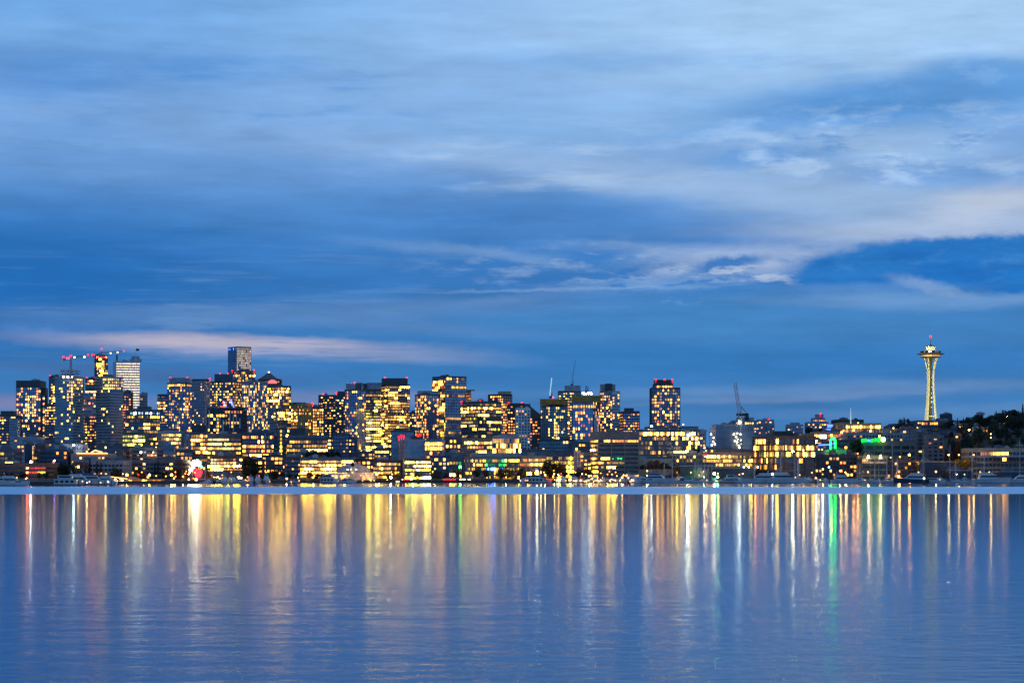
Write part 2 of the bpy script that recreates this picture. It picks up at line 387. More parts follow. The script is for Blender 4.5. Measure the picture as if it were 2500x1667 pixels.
# ------------------------------------------------------------------ buildings
def offset(poly, e):
    out = []; n = len(poly)
    for i in range(n):
        a, b, c = Vector(poly[i-1]), Vector(poly[i]), Vector(poly[(i+1) % n])
        d1 = (b-a).normalized(); d2 = (c-b).normalized(); n1 = Vector((d1.y, -d1.x)); n2 = Vector((d2.y, -d2.x))
        q = (n1+n2) / max(.3, 1+n1.dot(n2)); out.append(tuple(b + q*e))
    return out
def foot(x0, x1, D, xs=None, dep=None):
    if xs is None:
        w = (x1-x0)/F*D; d = dep or max(12, min(w, 45))
        k = 1 + d/D*.2
        return [(WX(x0, D), D), (WX(x1, D), D), (WX(x1, D), D+d), (WX(x0, D), D+d)], [0]
    a = (xs-x0)/F*D; b = (x1-xs)/F*D
    d0 = max(6, min(b, 60)); d1 = max(6, min(a, 60))
    Lp = Vector((WX(x0, D+d0), D+d0)); C = Vector((WX(xs, D), D)); Rp = Vector((WX(x1, D+d1), D+d1))
    return [tuple(Lp), tuple(C), tuple(Rp), tuple(Lp+Rp-C)], [0, 1]
def shell(mb, poly, z0, z1, fh, bay, sh, pw, par=1.2, relief=.3):
    mb.prism(poly, z0, z1, 1)
    nf = max(1, int((z1-z0-par)/fh)); top = z1-par
    ring = offset(poly, relief)
    if sh > 0:
        for k in range(nf+1):
            z = top-k*fh; mb.prism(ring, max(z0, z-fh*sh), z, 0)
        mb.prism(offset(poly, relief+.05), top, z1+.15, 0)
    else: mb.prism(offset(poly, .12), z1-.6, z1+.1, 0)
    if pw > 0:
        pr = relief+.12
        for i in range(len(poly)):
            a, b = Vector(poly[i]), Vector(poly[(i+1) % len(poly)]); d = b-a; ln = d.length; d.normalize(); nn = Vector((d.y, -d.x))
            nb = max(1, round(ln/bay)); st = ln/nb
            for k in range(nb+1):
                s = k*st; p0 = a+d*max(0, s-pw/2); p1 = a+d*min(ln, s+pw/2)
                q = [tuple(p0+nn*pr), tuple(p1+nn*pr), tuple(p1-nn*.02), tuple(p0-nn*.02)]
                mb.prism(q, z0, top-.02, 0)
    return nf, top
def windows(root, poly, faces, z0, nf, top, fh, bay, sh, pw, o, D):
    cells = []
    for fi in faces:
        a, b = Vector(poly[fi]), Vector(poly[(fi+1) % len(poly)]); d = b-a; ln = d.length; d.normalize(); nn = Vector((d.y, -d.x))
        nb = max(1, round(ln/bay))*(max(1, round(bay/1.7)) if o['m'] == 'r' else 1); st = ln/nb; g_ = (pw if bay < 2.6 else .0)
        p = o['p'][fi] if isinstance(o['p'], (tuple, list)) else o['p']
        pal = o['pal']
        for k in range(nf):
            zt = top - k*fh - fh*max(sh, .05); zb = top-(k+1)*fh+.15
            if zb < z0+1: continue
            fl = rnd.random(); fs = rnd.uniform(.7, 1.25); row = []; run = 0; on = False
            fp = p
            if o['m'] == 'r': fp = min(1, p*(rnd.choice((.35, .8, 1.25, 1.7))))
            for j in range(nb):
                c = a+d*((j+.5)*st); zc = (zt+zb)/2; ppx = 1250+c.x/c.y*F; ppy = HZ-(zc-H)/c.y*F
                q, pl, s = fp, pal, 1.0
                for zn in o['zones']:
                    if zn[0] <= ppx <= zn[1] and zn[2] <= ppy <= zn[3]:
                        q = zn[4]; pl = zn[5] if len(zn) > 5 else pal; s = zn[6] if len(zn) > 6 else 1.0
                if o['m'] == 'c' and q == fp: q = min(.95, q*1.2)
                if run <= 0 or q != fp:
                    on = rnd.random() < q; run = rnd.choice((1, 2, 3, 4, 6, 9)) if o['m'] == 'r' else rnd.choice((1, 1, 1, 2))
                    base = glow(pl, s**.65*fs if 'I' not in pl else s, o['m'] == 'c' and rnd.random() < .93)
                run -= 1
                if not on and (o['m'] == 'c' or fp < .15): continue
                t = (rnd.uniform(.9, 1.1) if 'I' in pl else rnd.uniform(.5, 1.4)) if on else rnd.choice((0, .02, .05, .1)); cc = (base[0]*t, base[1]*t, base[2]*t, 1)
                blind = 0
                s0 = j*st+(g_ if o['m'] == 'r' else pw)/2+.14; s1 = (j+1)*st-(g_ if o['m'] == 'r' else pw)/2-.14
                zb_, zt_ = zb, zt
                if o['m'] == 'c':
                    mid = (s0+s1)/2; hw_ = min(s1-s0, rnd.choice((.5, .55, .6, .8))*st)/2; s0, s1 = mid-hw_, mid+hw_; zb_ = zb+.1*fh
                e = nn*.07; A = a+d*s0+e; Bq = a+d*s1+e
                row.append((A, Bq, zb_, zt_, cc, j))
            cells.append((k, fi, row))
    loose = []
    def strip(mb, cs, D_=None):                 # one joined band of panes: lit ones glow, unlit row panes have a faint glow added
        zb, zt = cs[0][2], cs[0][3]; segs = []
        for A, Bq, _, _, cc, j in cs:
            if segs: segs.append((segs[-1][1], A, (0, 0, 0, 1)))
            segs.append((A, Bq, cc))
        i0 = len(mb.v); mb.has = True
        pts = [segs[0][0]]+[s_[1] for s_ in segs]
        for p_ in pts: mb.v += [(p_.x, p_.y, zb), (p_.x, p_.y, zt)]
        for k_, s_ in enumerate(segs):
            a_ = i0+k_*2; mb.f.append((a_, a_+2, a_+3, a_+1)); mb.m.append(0); mb.c.append(s_[2])
    for k, fi, row in cells:
        if not row: continue
        if o['m'] == 'r':
            mb = MB(); strip(mb, row); mb.build('window_row', LIT, root)
        else:
            grp = []
            for r in row:
                if grp and r[5] == grp[-1][5]+1: grp.append(r)
                else:
                    if grp: loose.append(grp)
                    grp = [r]
            if grp: loose.append(grp)
    loose.sort(key=lambda g: -sum((r[1]-r[0]).length for r in g))
    lim = o['cap']; rest = MB()
    for i, g in enumerate(loose):
        mb = MB() if i < lim else rest
        strip(mb, g)
        if i < lim: mb.build('window', LIT, root)
    if rest.f: rest.build('small_windows', LIT, root, kind='stuff')
BLD = {}
def B(label, x0, x1, yt, D, w='dark', g='dark', st=None, **kw):
    q = dict(st or {}); q.update(kw); return build_block(label, x0, x1, yt, D, w, g, **q)
def build_block(label, x0, x1, yt, D, w='dark', g='dark', xs=None, p=.25, pal='YW', m='r', fh=3.6, bay=3.0, sh=.32, pw=.35, zones=(), pent=(), bea=(), wings=(),
      dep=None, name='office_building', cat='office building', cap=100, group=None, par=1.2, key=None, relief=.3, z0=None):
    root = thing(name, label, cat, group)
    poly, faces = foot(x0, x1, D, xs, dep); zt = WZ(yt, D); zb = (gz((x0+x1)/2, D) - 1.0) if z0 is None else z0
    o = dict(p=p, pal=pal, m=m, zones=zones, cap=cap)
    mb = MB(); nf, top = shell(mb, poly, zb, zt, fh, bay, sh, pw, par, relief)
    mb.build('facade', [wall(w), glass(g)], root)
    windows(root, poly, faces, zb, nf, top, fh, bay, sh, pw, o, D)
    for wg in wings:                                   # (x0, x1, ytop, dD, overrides)
        ov = wg[4] if len(wg) > 4 else {}
        pl, fc = foot(wg[0], wg[1], D+wg[3], ov.get('xs'), ov.get('dep', 14)); mb = MB(); z1 = WZ(wg[2], D)
        f2, b2, s2, w2 = ov.get('fh', fh), ov.get('bay', bay), ov.get('sh', sh), ov.get('pw', pw)
        nf2, t2 = shell(mb, pl, zb, z1, f2, b2, s2, w2, ov.get('par', par), ov.get('relief', relief+.03))
        mb.build('wing', [wall(ov.get('w', w)), glass(ov.get('g', g))], root)
        o2 = dict(p=ov.get('p', p), pal=ov.get('pal', pal), m=ov.get('m', m), zones=zones, cap=40)
        windows(root, pl, fc, zb, nf2, t2, f2, b2, s2, w2, o2, D)
    for pe in pent:                                    # (x0, x1, ytop, wall)
        mb = MB(); dd = pe[4] if len(pe) > 4 else 5; Dp = D+dd
        yb0 = zt-.2
        mb.prism([(WX(pe[0], Dp), Dp), (WX(pe[1], Dp), Dp), (WX(pe[1], Dp), Dp+14), (WX(pe[0], Dp), Dp+14)], yb0, WZ(pe[2], Dp), 0)
        nn = 7; wd = WX(pe[1], Dp)-WX(pe[0], Dp)
        for k in range(nn+1):
            x = WX(pe[0], Dp)+wd*k/nn; mb.box(x-.18, x+.18, Dp-.25, Dp+.1, yb0, WZ(pe[2], Dp)+.12)
        mb.build('penthouse', wall(pe[3] if len(pe) > 3 else w), root)
    if not pent and D < 3300 and (x1-x0) > 14 and z0 is None:
        zr = zt+.1; q0, q1 = Vector(poly[0]), Vector(poly[1]); q3 = Vector(poly[3]) if len(poly) > 3 else q0
        for _ in range(rnd.choice((1, 2, 2, 3))):
            c = q0+(q1-q0)*rnd.uniform(.2, .8)+(q3-q0)*rnd.uniform(.3, .6); mb = MB(); ww = rnd.uniform(1.5, 4.5); hh = rnd.uniform(1, 2.6)
            mb.box(c.x-ww, c.x+ww, c.y-2, c.y+2, zr-.3, zr+hh); mb.box(c.x-ww*.4, c.x+ww*.3, c.y-1.4, c.y+1.4, zr+hh, zr+hh+.7)
            mb.build('roof_unit', wall(rnd.choice(('slate', 'grey', 'light'))), root)
    for be in bea:
        mb = MB(); z = WZ(be[1], D); mb.ball((WX(be[0], D+6), D+6, z), .8); mb.bar((WX(be[0], D+6), D+6, z-3), (WX(be[0], D+6), D+6, z-.6), .15)
        mb.build('beacon', RED(), root)
    shift(root, ((poly[0][0]+poly[1][0])/2, D+4, zb))
    if key: BLD[key] = root
    return root
T = dict(name='apartment_tower', cat='apartment tower', m='c', fh=3.2, bay=2.7, sh=.42, pal='YWWO')
O = dict(name='office_tower', cat='office tower', m='r', fh=3.8, bay=2.4, sh=.5)
A = dict(name='apartment_block', cat='apartment block', m='c', fh=3.2, bay=2.8, sh=.45, pal='YWO')

# --- towers, left to right
B('dark apartment tower with humped roof at the far left edge', -30, 38, 1012, 2500, 'dark', p=.32, pent=[(2, 34, 1003, 'dark')], wings=[(23, 42, 1022, -6, dict(w='lav', p=.12, sh=.5, pw=0))], st=T)
B('dark glass apartment tower with stepped right shoulder left of the cranes', 40, 99, 929, 2600, 'dark', 'blue', p=.26, sh=.15, pw=.25, zones=[(62, 90, 968, 1020, .8, 'W'), (62, 88, 940, 948, 1, 'Y'), (40, 110, 920, 938, 0)], par=8,
  wings=[(97, 110, 946, 8, dict(p=.4))], st=T)
B('small block with a glowing yellow green top storey below the stepped glass tower', 109, 135, 988, 2550, 'dark', p=.45, zones=[(118, 131, 988, 1002, 1, 'L', 1.2), (109, 135, 1037, 1060, 0)], wings=[(110, 134, 1070, -60, dict(p=.9, pal='YO', m='r'))], st=T)
B('narrow dark tower with one lit window column behind the crane tower', 120, 143, 918, 3000, 'dark', p=.05, m='r', zones=[(126, 135, 935, 988, .9, 'Y')], bea=[(121, 918), (123, 917)], st=O)
tB = B('unfinished curved glass tower with a crane on its open concrete crown', 134, 205, 919, 2350, 'light', 'teal', xs=178, p=.06, sh=.28, pw=0, pal='WG', zones=[(163, 178, 928, 982, .85, 'W'), (178, 202, 926, 955, .95, 'W', .5), (164, 172, 985, 1030, .5, 'W'), (140, 160, 930, 960, .25, 'G', .6)],
  relief=.7, key='towerB', st=T)
B('slim tower with a red lit crown between the twin unfinished towers', 209, 236, 923, 3000, 'dark', p=.4, pal='YO', zones=[(205, 240, 958, 985, .05), (209, 236, 926, 940, .7, 'O')], wings=[(204, 233, 960, -40, dict(w='lav', p=.45, sh=.4))], bea=[(212, 922), (219, 922), (226, 922), (232, 922)], st=O)
B('dark slab with warm windows in the gap between the twin unfinished towers', 202, 236, 1020, 2450, 'dark', p=.35, pal='YO', zones=[(203, 213, 1020, 1085, .7, 'Y')], st=A)
B('tall dark tower with red lit top and a crane behind the unfinished towers', 231, 263, 866, 3400, 'dark', p=.12, m='r', zones=[(247, 253, 880, 900, 1, 'L', 1.2), (231, 263, 884, 889, .8, 'Y'), (231, 263, 868, 872, 1, 'R', .9), (238, 243, 890, 920, .6)], xs=241, fh=3.6, bay=3, name='office_tower', cat='office tower', key='crane2tower', bea=[(249, 862)])
B('unfinished curved glass tower without a crane beside the white office tower', 234, 300, 919, 2360, 'light', 'teal', xs=268, p=.04, sh=.28, pw=0, pal='WG', zones=[(269, 299, 923, 950, .95, 'W', .5), (252, 268, 925, 955, .7, 'G', .9), (247, 266, 955, 1030, .2, 'W')], relief=.7, key='towerC', st=T)
B('white banded office tower with rooftop drum and flagpole', 276, 341, 881, 3200, 'white', 'dark', xs=284, p=(.05, .8), pal='W', sh=.5, pw=0, zones=[(284, 341, 881, 1000, 1, 'I', .10)], key='white', st=O)
B('pale narrow tower right of the white office tower', 341, 356, 961, 3100, 'light', p=.1, sh=.4, st=O)
B('brown tower with orange windows behind the unfinished tower without crane', 297, 320, 956, 2700, 'brown', p=.45, pal='O', zones=[(297, 320, 945, 965, 0)], st=T)
B('midrise office with blue white lamps along its top floor', 306, 390, 999, 2200, 'slate', 'dark', xs=350, p=(.4, .75), pal='Y', sh=.4, pw=.6, zones=[(306, 350, 999, 1007, 1, 'Y'), (306, 390, 1007, 1014, .65, 'C', 1.3), (350, 390, 999, 1007, .4, 'C')], pent=[(335, 365, 992)], st=O)
B('low office with bright greenish white lit floors below the midrise', 299, 354, 1055, 2000, 'green', 'dark', p=.7, pal='G', sh=.45, zones=[(322, 340, 1060, 1080, 1, 'W', 2.2)], wings=[(350, 386, 1072, 30, dict(w='grey', p=.5, pal='O'))], st=O)
B('slim dark blue tower left of the tower with lit crown', 385, 412, 962, 2900, 'blue', 'blue', p=.1, zones=[(385, 409, 978, 1002, .8, 'Y'), (385, 412, 1003, 1050, .35)], pent=[(389, 411, 962, 'dark')], st=O)
B('glass apartment tower with a brightly lit crown and two red beacons', 409, 468, 934, 2600, 'slate', 'blue', xs=440, p=.27, sh=.2, pw=.3, zones=[(409, 470, 934, 942, 1, 'Y'), (448, 462, 955, 1010, .6), (414, 424, 1000, 1025, .8), (430, 442, 1030, 1055, .7)], pent=[(414, 463, 922, 'lav')], bea=[(416, 921), (457, 921)], st=T)
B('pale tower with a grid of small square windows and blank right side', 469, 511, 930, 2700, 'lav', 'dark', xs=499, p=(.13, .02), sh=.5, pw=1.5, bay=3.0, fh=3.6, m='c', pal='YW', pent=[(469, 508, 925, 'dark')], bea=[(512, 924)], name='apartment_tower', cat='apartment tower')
B('stepped pale office with glowing top floors above the waterfront', 388, 442, 1052, 2050, 'light', p=.15, pal='YW', sh=.45, zones=[(396, 440, 1052, 1077, .9, 'Y'), (416, 437, 1080, 1086, 1, 'W', 2.2)], pent=[(400, 432, 1045, 'grey')], wings=[(382, 426, 1085, -30, dict(p=.02, w='lav', sh=0, pw=0)), (384, 442, 1104, -80, dict(p=.3))], key='step', st=O)
B('brightly lit yellow office block left of the banded glass office', 466, 507, 1055, 2050, 'slate', p=.8, pal='Y', sh=.35, pent=[(468, 503, 1037, 'dark')], zones=[(490, 507, 1050, 1105, .95, 'YO', 1.2)], st=O)
B('grey office with small square windows behind the red festival lights', 440, 467, 1068, 2120, 'lav', p=.2, sh=.5, pw=1.3, st=A)
B('black building with white vertical fins and a long lit roof terrace', 506, 592, 998, 2300, 'dark', 'black', p=.45, pal='Y', m='c', fh=3.8, bay=3.2, sh=.25, zones=[(547, 595, 998, 1010, 1, 'O', 1.2), (500, 545, 998, 1008, 0)], key='fins', name='office_building', cat='office building')
B('glass office with five long bands of yellow light', 507, 588, 1058, 1900, 'slate', 'teal', p=.85, pal='YG', sh=.5, pw=.3, fh=3.9, bay=4, zones=[(540, 560, 1078, 1084, .3), (507, 590, 1098, 1110, .3)], par=2.5, wings=[(575, 602, 1062, 20, dict(p=.6))], name='office_building', cat='office building')
B('waterfront office with orange and white lit floors left of the leafy trees', 514, 592, 1113, 1680, 'brown', p=.9, pal='YYO', sh=.35, pw=.25, fh=2.5*1.0, bay=2.4, zones=[(514, 592, 1113, 1121, .9, 'O', 1.1), (570, 592, 1122, 1130, .1), (516, 575, 1128, 1140, .97, 'W', 1.6)], name='office_building', cat='office building')
B('tallest tower, dark blue left face and pale lit right face', 557, 613, 846, 3500, 'slate', 'sky', xs=578, p=(.06, .8), pal='WG', sh=.15, pw=.2, zones=[(557, 578, 846, 855, 1, 'B', .03), (578, 613, 846, 856, 1, 'I', .02), (578, 613, 855, 905, .9, 'I', .035)], key='tallest', st=O)  # faint ivory pane glow on the right face also stands in for reflected sky
B('dark blue tower with a lit sky lobby under the tallest tower', 566, 622, 904, 3100, 'slate', 'blue', xs=599, p=.55, pal='Y', sh=.25, zones=[(560, 625, 904, 917, 0), (560, 625, 917, 921, 1, 'Y', 1.3)], bea=[(620, 903), (567, 904)], st=O)
B('wide office tower with scattered yellow windows behind the finned building', 513, 592, 930, 2900, 'slate', 'dark', xs=568, p=(.42, .6), pal='YW', sh=.3, pw=.8, m='c', fh=3.6, bay=3, pent=[(524, 566, 913, 'blue')], bea=[(537, 912), (557, 911)], zones=[(556, 566, 930, 934, 1, 'C', .8)], name='office_tower', cat='office tower')
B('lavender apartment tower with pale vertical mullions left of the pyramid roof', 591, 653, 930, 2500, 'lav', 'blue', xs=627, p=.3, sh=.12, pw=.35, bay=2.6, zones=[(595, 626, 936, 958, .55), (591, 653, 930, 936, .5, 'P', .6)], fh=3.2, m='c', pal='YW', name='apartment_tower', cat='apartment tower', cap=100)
B('tower with a dark pyramid roof and glowing pink fan window', 630, 682, 925, 3000, 'brown', p=.3, pal='Y', pent=(), key='pyramid', st=O)
B('banded office tower with yellow floors below the pyramid roof', 653, 710, 941, 2700, 'slate', 'dark', xs=678, p=.6, pal='Y', sh=.35, zones=[(653, 712, 945, 962, .75), (678, 712, 962, 980, .6), (653, 712, 980, 1004, .1), (670, 712, 1004, 1030, .9)], wings=[(653, 673, 998, -60, dict(p=.25, m='c', w='lav'))], st=O)
B('golden lit building with a plain yellow side wall', 711, 762, 984, 2400, 'gold', 'dark', xs=738, p=(.2, .3), pal='YO', sh=.45, pw=.8, zones=[(711, 728, 1000, 1045, .95, 'O', 1.1), (728, 740, 980, 1060, 0)], pent=[(713, 745, 982, 'dark')], bea=[(740, 983), (763, 984)], st=O)
B('small tower of dense yellow windows right of the golden building', 758, 790, 994, 2450, 'dark', p=.72, pal='Y', sh=.3, pw=.7, m='c', fh=3.4, bay=2.6, name='office_tower', cat='office tower')
B('dark tower with a bright red beacon on its left roof corner', 778, 824, 964, 2700, 'dark', 'black', p=.32, wings=[(778, 788, 973, -5, dict())], bea=[(789, 962)], st=T)
B('dark tower with small penthouse between the red beacon and the twin blue tower', 823, 844, 958, 2650, 'dark', 'black', p=.3, pent=[(824, 842, 955, 'slate')], bea=[(822, 958)], st=T)
B('blue glass apartment tower with lit top floor and four red beacons', 842, 893, 950, 2350, 'slate', 'blue', xs=868, p=(.3, .14), sh=.22, pw=.25, zones=[(842, 892, 950, 956, .95, 'Y'), (884, 893, 985, 1060, .5)], pent=[(845, 883, 936, 'lav'), (868, 884, 934, 'light')], bea=[(849, 937), (858, 937), (866, 934), (877, 935)], st=T)
B('purple brown tower with lit office floors left of the bright yellow tower', 884, 932, 950, 2700, 'brown', 'dark', p=.55, pal='YG', sh=.4, zones=[(884, 900, 930, 960, 0)], pent=[(884, 897, 936, 'dark'), (896, 931, 934, 'lav')], st=O)
B('bright yellow office tower with nearly every floor lit and a dark cap', 931, 1000, 938, 2500, 'dark', 'dark', xs=947, p=(.85, .92), pal='Y', sh=.38, pw=.3, fh=3.1, bay=2.6, zones=[(950, 1000, 1002, 1010, .4, 'W', .6)], pent=[(932, 994, 923, 'dark')], bea=[(940, 922), (993, 922)], name='office_tower', cat='office tower')
B('slim glass tower just right of the bright yellow tower', 1000, 1016, 1006, 2550, 'slate', 'blue', p=.35, pal='W', st=T)
B('rounded blue condo tower with a pale drum crown', 1014, 1071, 962, 2400, 'slate', 'blue', xs=1036, p=(.4, .16), sh=.15, pw=.3, zones=[(1014, 1071, 962, 968, .95, 'YW'), (1066, 1071, 965, 1070, .9, 'WO', .8), (1020, 1045, 1055, 1075, .7, 'O'), (1030, 1040, 968, 1060, .55)], key='drum', st=T)
B('tall dark blue office tower with two faces and scattered lit floors', 1056, 1138, 918, 2900, 'dark', 'blue', xs=1087, p=(.22, .10), pal='YW', sh=.2, pw=.1, zones=[(1056, 1088, 918, 931, 0), (1088, 1140, 918, 933, .12), (1056, 1087, 931, 947, .8, 'O', .6)], st=O)
B('slim golden tower with a flared lit roof behind the dark blue tower', 1138, 1149, 953, 3000, 'gold', p=.6, pal='O', pent=[(1138, 1159, 951, 'gold', -2)], st=O)
B('broad dark office tower with lit horizontal bands and two red beacons', 1126, 1224, 979, 2350, 'dark', 'black', xs=1167, p=(.36, .32), pal='YG', sh=.4, pw=.1, zones=[(1120, 1230, 979, 994, .04), (1126, 1212, 994, 998, .95, 'Y')], bea=[(1127, 980), (1172, 978)], st=O)
B('brown tower with an open lit frame on its roof', 1192, 1250, 962, 2700, 'brown', 'dark', xs=1215, p=(.12, .6), pal='OY', sh=.3, zones=[(1200, 1216, 962, 970, 1, 'O'), (1228, 1252, 950, 985, .1)], pent=[(1216, 1248, 955, 'tan')], bea=[(1222, 981), (1242, 983)], st=T)
B('dark tower behind the white gridded apartment tower', 1240, 1294, 986, 2400, 'dark', 'black', p=.14, zones=[(1240, 1256, 1020, 1060, .75, 'YO')], pent=[(1242, 1281, 984, 'dark')], bea=[(1243, 983), (1274, 983)], st=T)
B('white gridded apartment tower with small dark windows', 1259, 1294, 996, 2250, 'white', 'black', p=.16, sh=.42, pw=1.3, bay=3.0, fh=3.2, m='c', pal='YW', zones=[(1262, 1283, 1000, 1008, .9, 'O'), (1270, 1294, 1060, 1085, .5)], name='apartment_tower', cat='apartment tower')
B('dark sloping roofed building with orange windows', 1293, 1325, 1016, 2400, 'brown', 'black', p=.3, pal='O', zones=[(1296, 1325, 1030, 1070, .5, 'O')], key='slope', st=T)
B('unfinished tower with golden wrap around its top and a pale blue lit crane boom', 1320, 1384, 989, 2300, 'slate', 'teal', xs=1352, p=.06, sh=.2, pw=.35, pal='W', zones=[(1336, 1342, 989, 1080, .75, 'W', 1.3), (1350, 1365, 989, 1072, .75, 'W', 1.2), (1320, 1384, 1070, 1076, .6, 'W')], key='gold1', st=T)
B('glass tower with pale mechanical crown behind the two golden topped towers', 1364, 1418, 954, 2600, 'slate', 'teal', p=.4, zones=[(1364, 1372, 952, 975, .9), (1383, 1395, 970, 1070, .75, 'YO')], pent=[(1379, 1417, 941, 'light')], bea=(), st=T)
B('blue glass tower with golden top band and bright rooftop work lamps', 1398, 1465, 978, 2200, 'slate', 'sky', xs=1448, p=.3, sh=.06, pw=.1, pal='WO', zones=[(1398, 1450, 989, 995, 1, 'Y', 1.2), (1400, 1446, 978, 988, 0), (1400, 1450, 1018, 1036, .35), (1405, 1445, 1055, 1070, .5, 'WO')], key='gold2', st=T)
B('twin faced condo tower with white balconies and a stepped crown', 1465, 1513, 954, 2450, 'light', 'teal', xs=1495, p=(.36, .25), sh=.28, pw=.35, zones=[(1455, 1500, 950, 960, .8)], pent=[(1466, 1502, 938, 'light'), (1478, 1494, 936, 'dark', 3)], wings=[(1495, 1513, 958, -4, dict(w='white', sh=.35, p=.25))], st=T)
B('short tower with orange windows right of the white balcony condo', 1513, 1561, 1004, 2400, 'dark', 'blue', xs=1522, p=(.85, .4), pal='YO', pent=[(1525, 1547, 996, 'dark'), (1546, 1560, 1003, 'blue')], st=T)
B('lone dark apartment tower with a white outlined rectangle on its face', 1591, 1660, 946, 2250, 'dark', 'dark', p=.38, sh=.2, pw=.3, zones=[(1591, 1622, 946, 953, .95, 'YO'), (1650, 1660, 946, 953, .9, 'O'), (1610, 1625, 985, 1040, .4), (1633, 1643, 1000, 1040, .55, 'WO'), (1652, 1661, 965, 1010, .7, 'YO'), (1591, 1603, 972, 984, .9)], wings=[(1597, 1642, 937, 3, dict(p=.9, pal='YO', dep=20))], pent=[(1598, 1642, 927, 'dark', 6)], bea=[(1601, 926), (1623, 926), (1641, 926)], key='frame', st=T)

# --- middle ground, left to right
B('grey office with a bright white lit top floor at the left edge', -40, 36, 1095, 1560, 'grey', 'dark', p=.5, pal='YL', sh=.45, fh=3.4, zones=[(-40, 36, 1096, 1104, 1, 'C', 2.5), (-40, 36, 1109, 1116, .85, 'L', 1.3), (-40, 26, 1126, 1136, 1, 'W', 2.5)], st=O)
B('pale block with glowing orange window grid at the left', 32, 60, 1080, 1700, 'light', p=.3, pal='O', zones=[(40, 60, 1084, 1095, 1, 'O', 1.3)], st=A)
B('dull grey blocks with lamp lit roof edge below the stepped glass tower', 26, 92, 1066, 1850, 'lav', p=.05, sh=.5, zones=[(40, 80, 1066, 1070, .9, 'W', 1.5)], st=A)
B('narrow dark tower with one glowing golden edge by the brick offices', 60, 82, 1084, 1640, 'dark', 'black', p=.0, sh=0, pw=0, zones=[(79, 82, 1080, 1130, 1, 'W', .9)], bay=1.2, name='office_building', cat='office building', m='c')
B('brick apartment block with orange lit roof edge', 82, 110, 1087, 1660, 'brick', p=.12, zones=[(82, 108, 1086, 1091, 1, 'O', 1.3)], st=A)
B('dark navy apartment block with a few warm windows', 98, 164, 1096, 1620, 'blue', 'black', p=.12, sh=.3, zones=[(152, 160, 1102, 1118, 1, 'WO', 1.2), (98, 116, 1112, 1118, .5)], st=A)
B('white and blue boxy apartments below the crane tower', 134, 200, 1086, 1720, 'light', 'blue', p=.1, sh=.5, pw=1.4, wings=[(155, 184, 1084, -12, dict(w='white')), (186, 200, 1085, -14, dict(w='white'))], st=A)
B('brick waterfront office with a red glowing stairwell', -40, 112, 1130, 1480, 'brick', 'black', p=.06, sh=.55, pw=.4, fh=3.0, bay=4, zones=[(63, 84, 1130, 1160, .95, 'R', 1.6), (88, 95, 1150, 1156, 1, 'L')], name='office_building', cat='office building', pal='YW', key='brick')
B('low hotel with orange neon roofline and arched windows', 174, 266, 1107, 1620, 'tan', p=.35, pal='YW', sh=.45, pw=1.0, zones=[(174, 266, 1111, 1119, .5, 'W')], key='neon', st=A)
B('pale terraced apartments behind the dark conifers', 180, 300, 1124, 1560, 'light', 'black', p=.22, sh=.5, pw=.6, wings=[(178, 204, 1128, -20, dict(w='brick', p=.3))], st=A)
B('dark apartment block with red brown end wall below the green lit office', 299, 384, 1092, 1800, 'blue', 'black', p=.12, pal='WO', zones=[(328, 344, 1092, 1098, 1, 'O')], wings=[(299, 316, 1096, -10, dict(w='brick', p=0))], st=A)
B('long low office with a white lit strip and dark windows', 290, 442, 1122, 1600, 'grey', 'black', p=.22, pal='YW', sh=.4, zones=[(326, 362, 1126, 1131, 1, 'C', 2.2), (384, 402, 1126, 1131, .9, 'W'), (406, 418, 1128, 1150, .7, 'YW', 1.4)], wings=[(436, 443, 1122, -6, dict(w='brick', p=0))], key='longlow', st=A)
B('tall dark office in two halves split by a thin pale pipe', 592, 668, 1056, 1880, 'blue', 'dark', p=.3, pal='YO', m='r', sh=.4, zones=[(602, 614, 1070, 1078, 1, 'O', 1.1), (602, 614, 1085, 1100, .9, 'O'), (605, 668, 1112, 1160, .75, 'YO', 1.2), (640, 668, 1060, 1110, .35)], key='pipe', fh=4, bay=3, name='office_building', cat='office building', pent=[(614, 655, 1050, 'blue')])
B('narrow tower with a glowing yellow glass stair', 675, 697, 1044, 2000, 'brown', 'dark', p=.03, m='c', bay=3.0, sh=.2, zones=[(683, 689, 1052, 1102, 1, 'L', 1.2)], name='office_building', cat='office building')
B('office with a sloping grey roof and broken yellow window bands', 700, 800, 1068, 1950, 'slate', 'dark', p=.5, pal='Y', sh=.4, zones=[(700, 800, 1070, 1078, .9), (702, 720, 1056, 1068, .9), (700, 745, 1083, 1092, .15)], pent=[(702, 798, 1062, 'grey', 2), (705, 745, 1046, 'dark', 12)], wings=[(698, 745, 1052, 30, dict(p=.6))], st=O)
B('blue boxy apartment block with lit ground floors behind the long bright office', 800, 866, 1066, 1900, 'blue', 'dark', p=.18, pal='YO', zones=[(800, 816, 1075, 1100, .8, 'Y'), (845, 866, 1062, 1110, .6, 'YO')], wings=[(814, 851, 1057, -8, dict(p=.05, w='blue'))], st=A)
B('long low office of brilliant unbroken light bands', 733, 862, 1117, 1720, 'grey', 'black', p=.95, pal='Y', sh=.42, pw=.2, fh=2.9, bay=3, zones=[(735, 760, 1117, 1124, .3), (733, 862, 1133, 1142, .97, 'YW', 1.7), (790, 812, 1142, 1150, 1, 'W', 2)], name='office_building', cat='office building')
B('small brick block left of the long bright office', 695, 735, 1115, 1740, 'brick', p=.25, zones=[(714, 735, 1115, 1118, 1, 'W')], st=A)
B('low dark office behind the brick waterfront blocks', 915, 950, 1092, 1900, 'slate', p=.3, pal='YO', st=O)
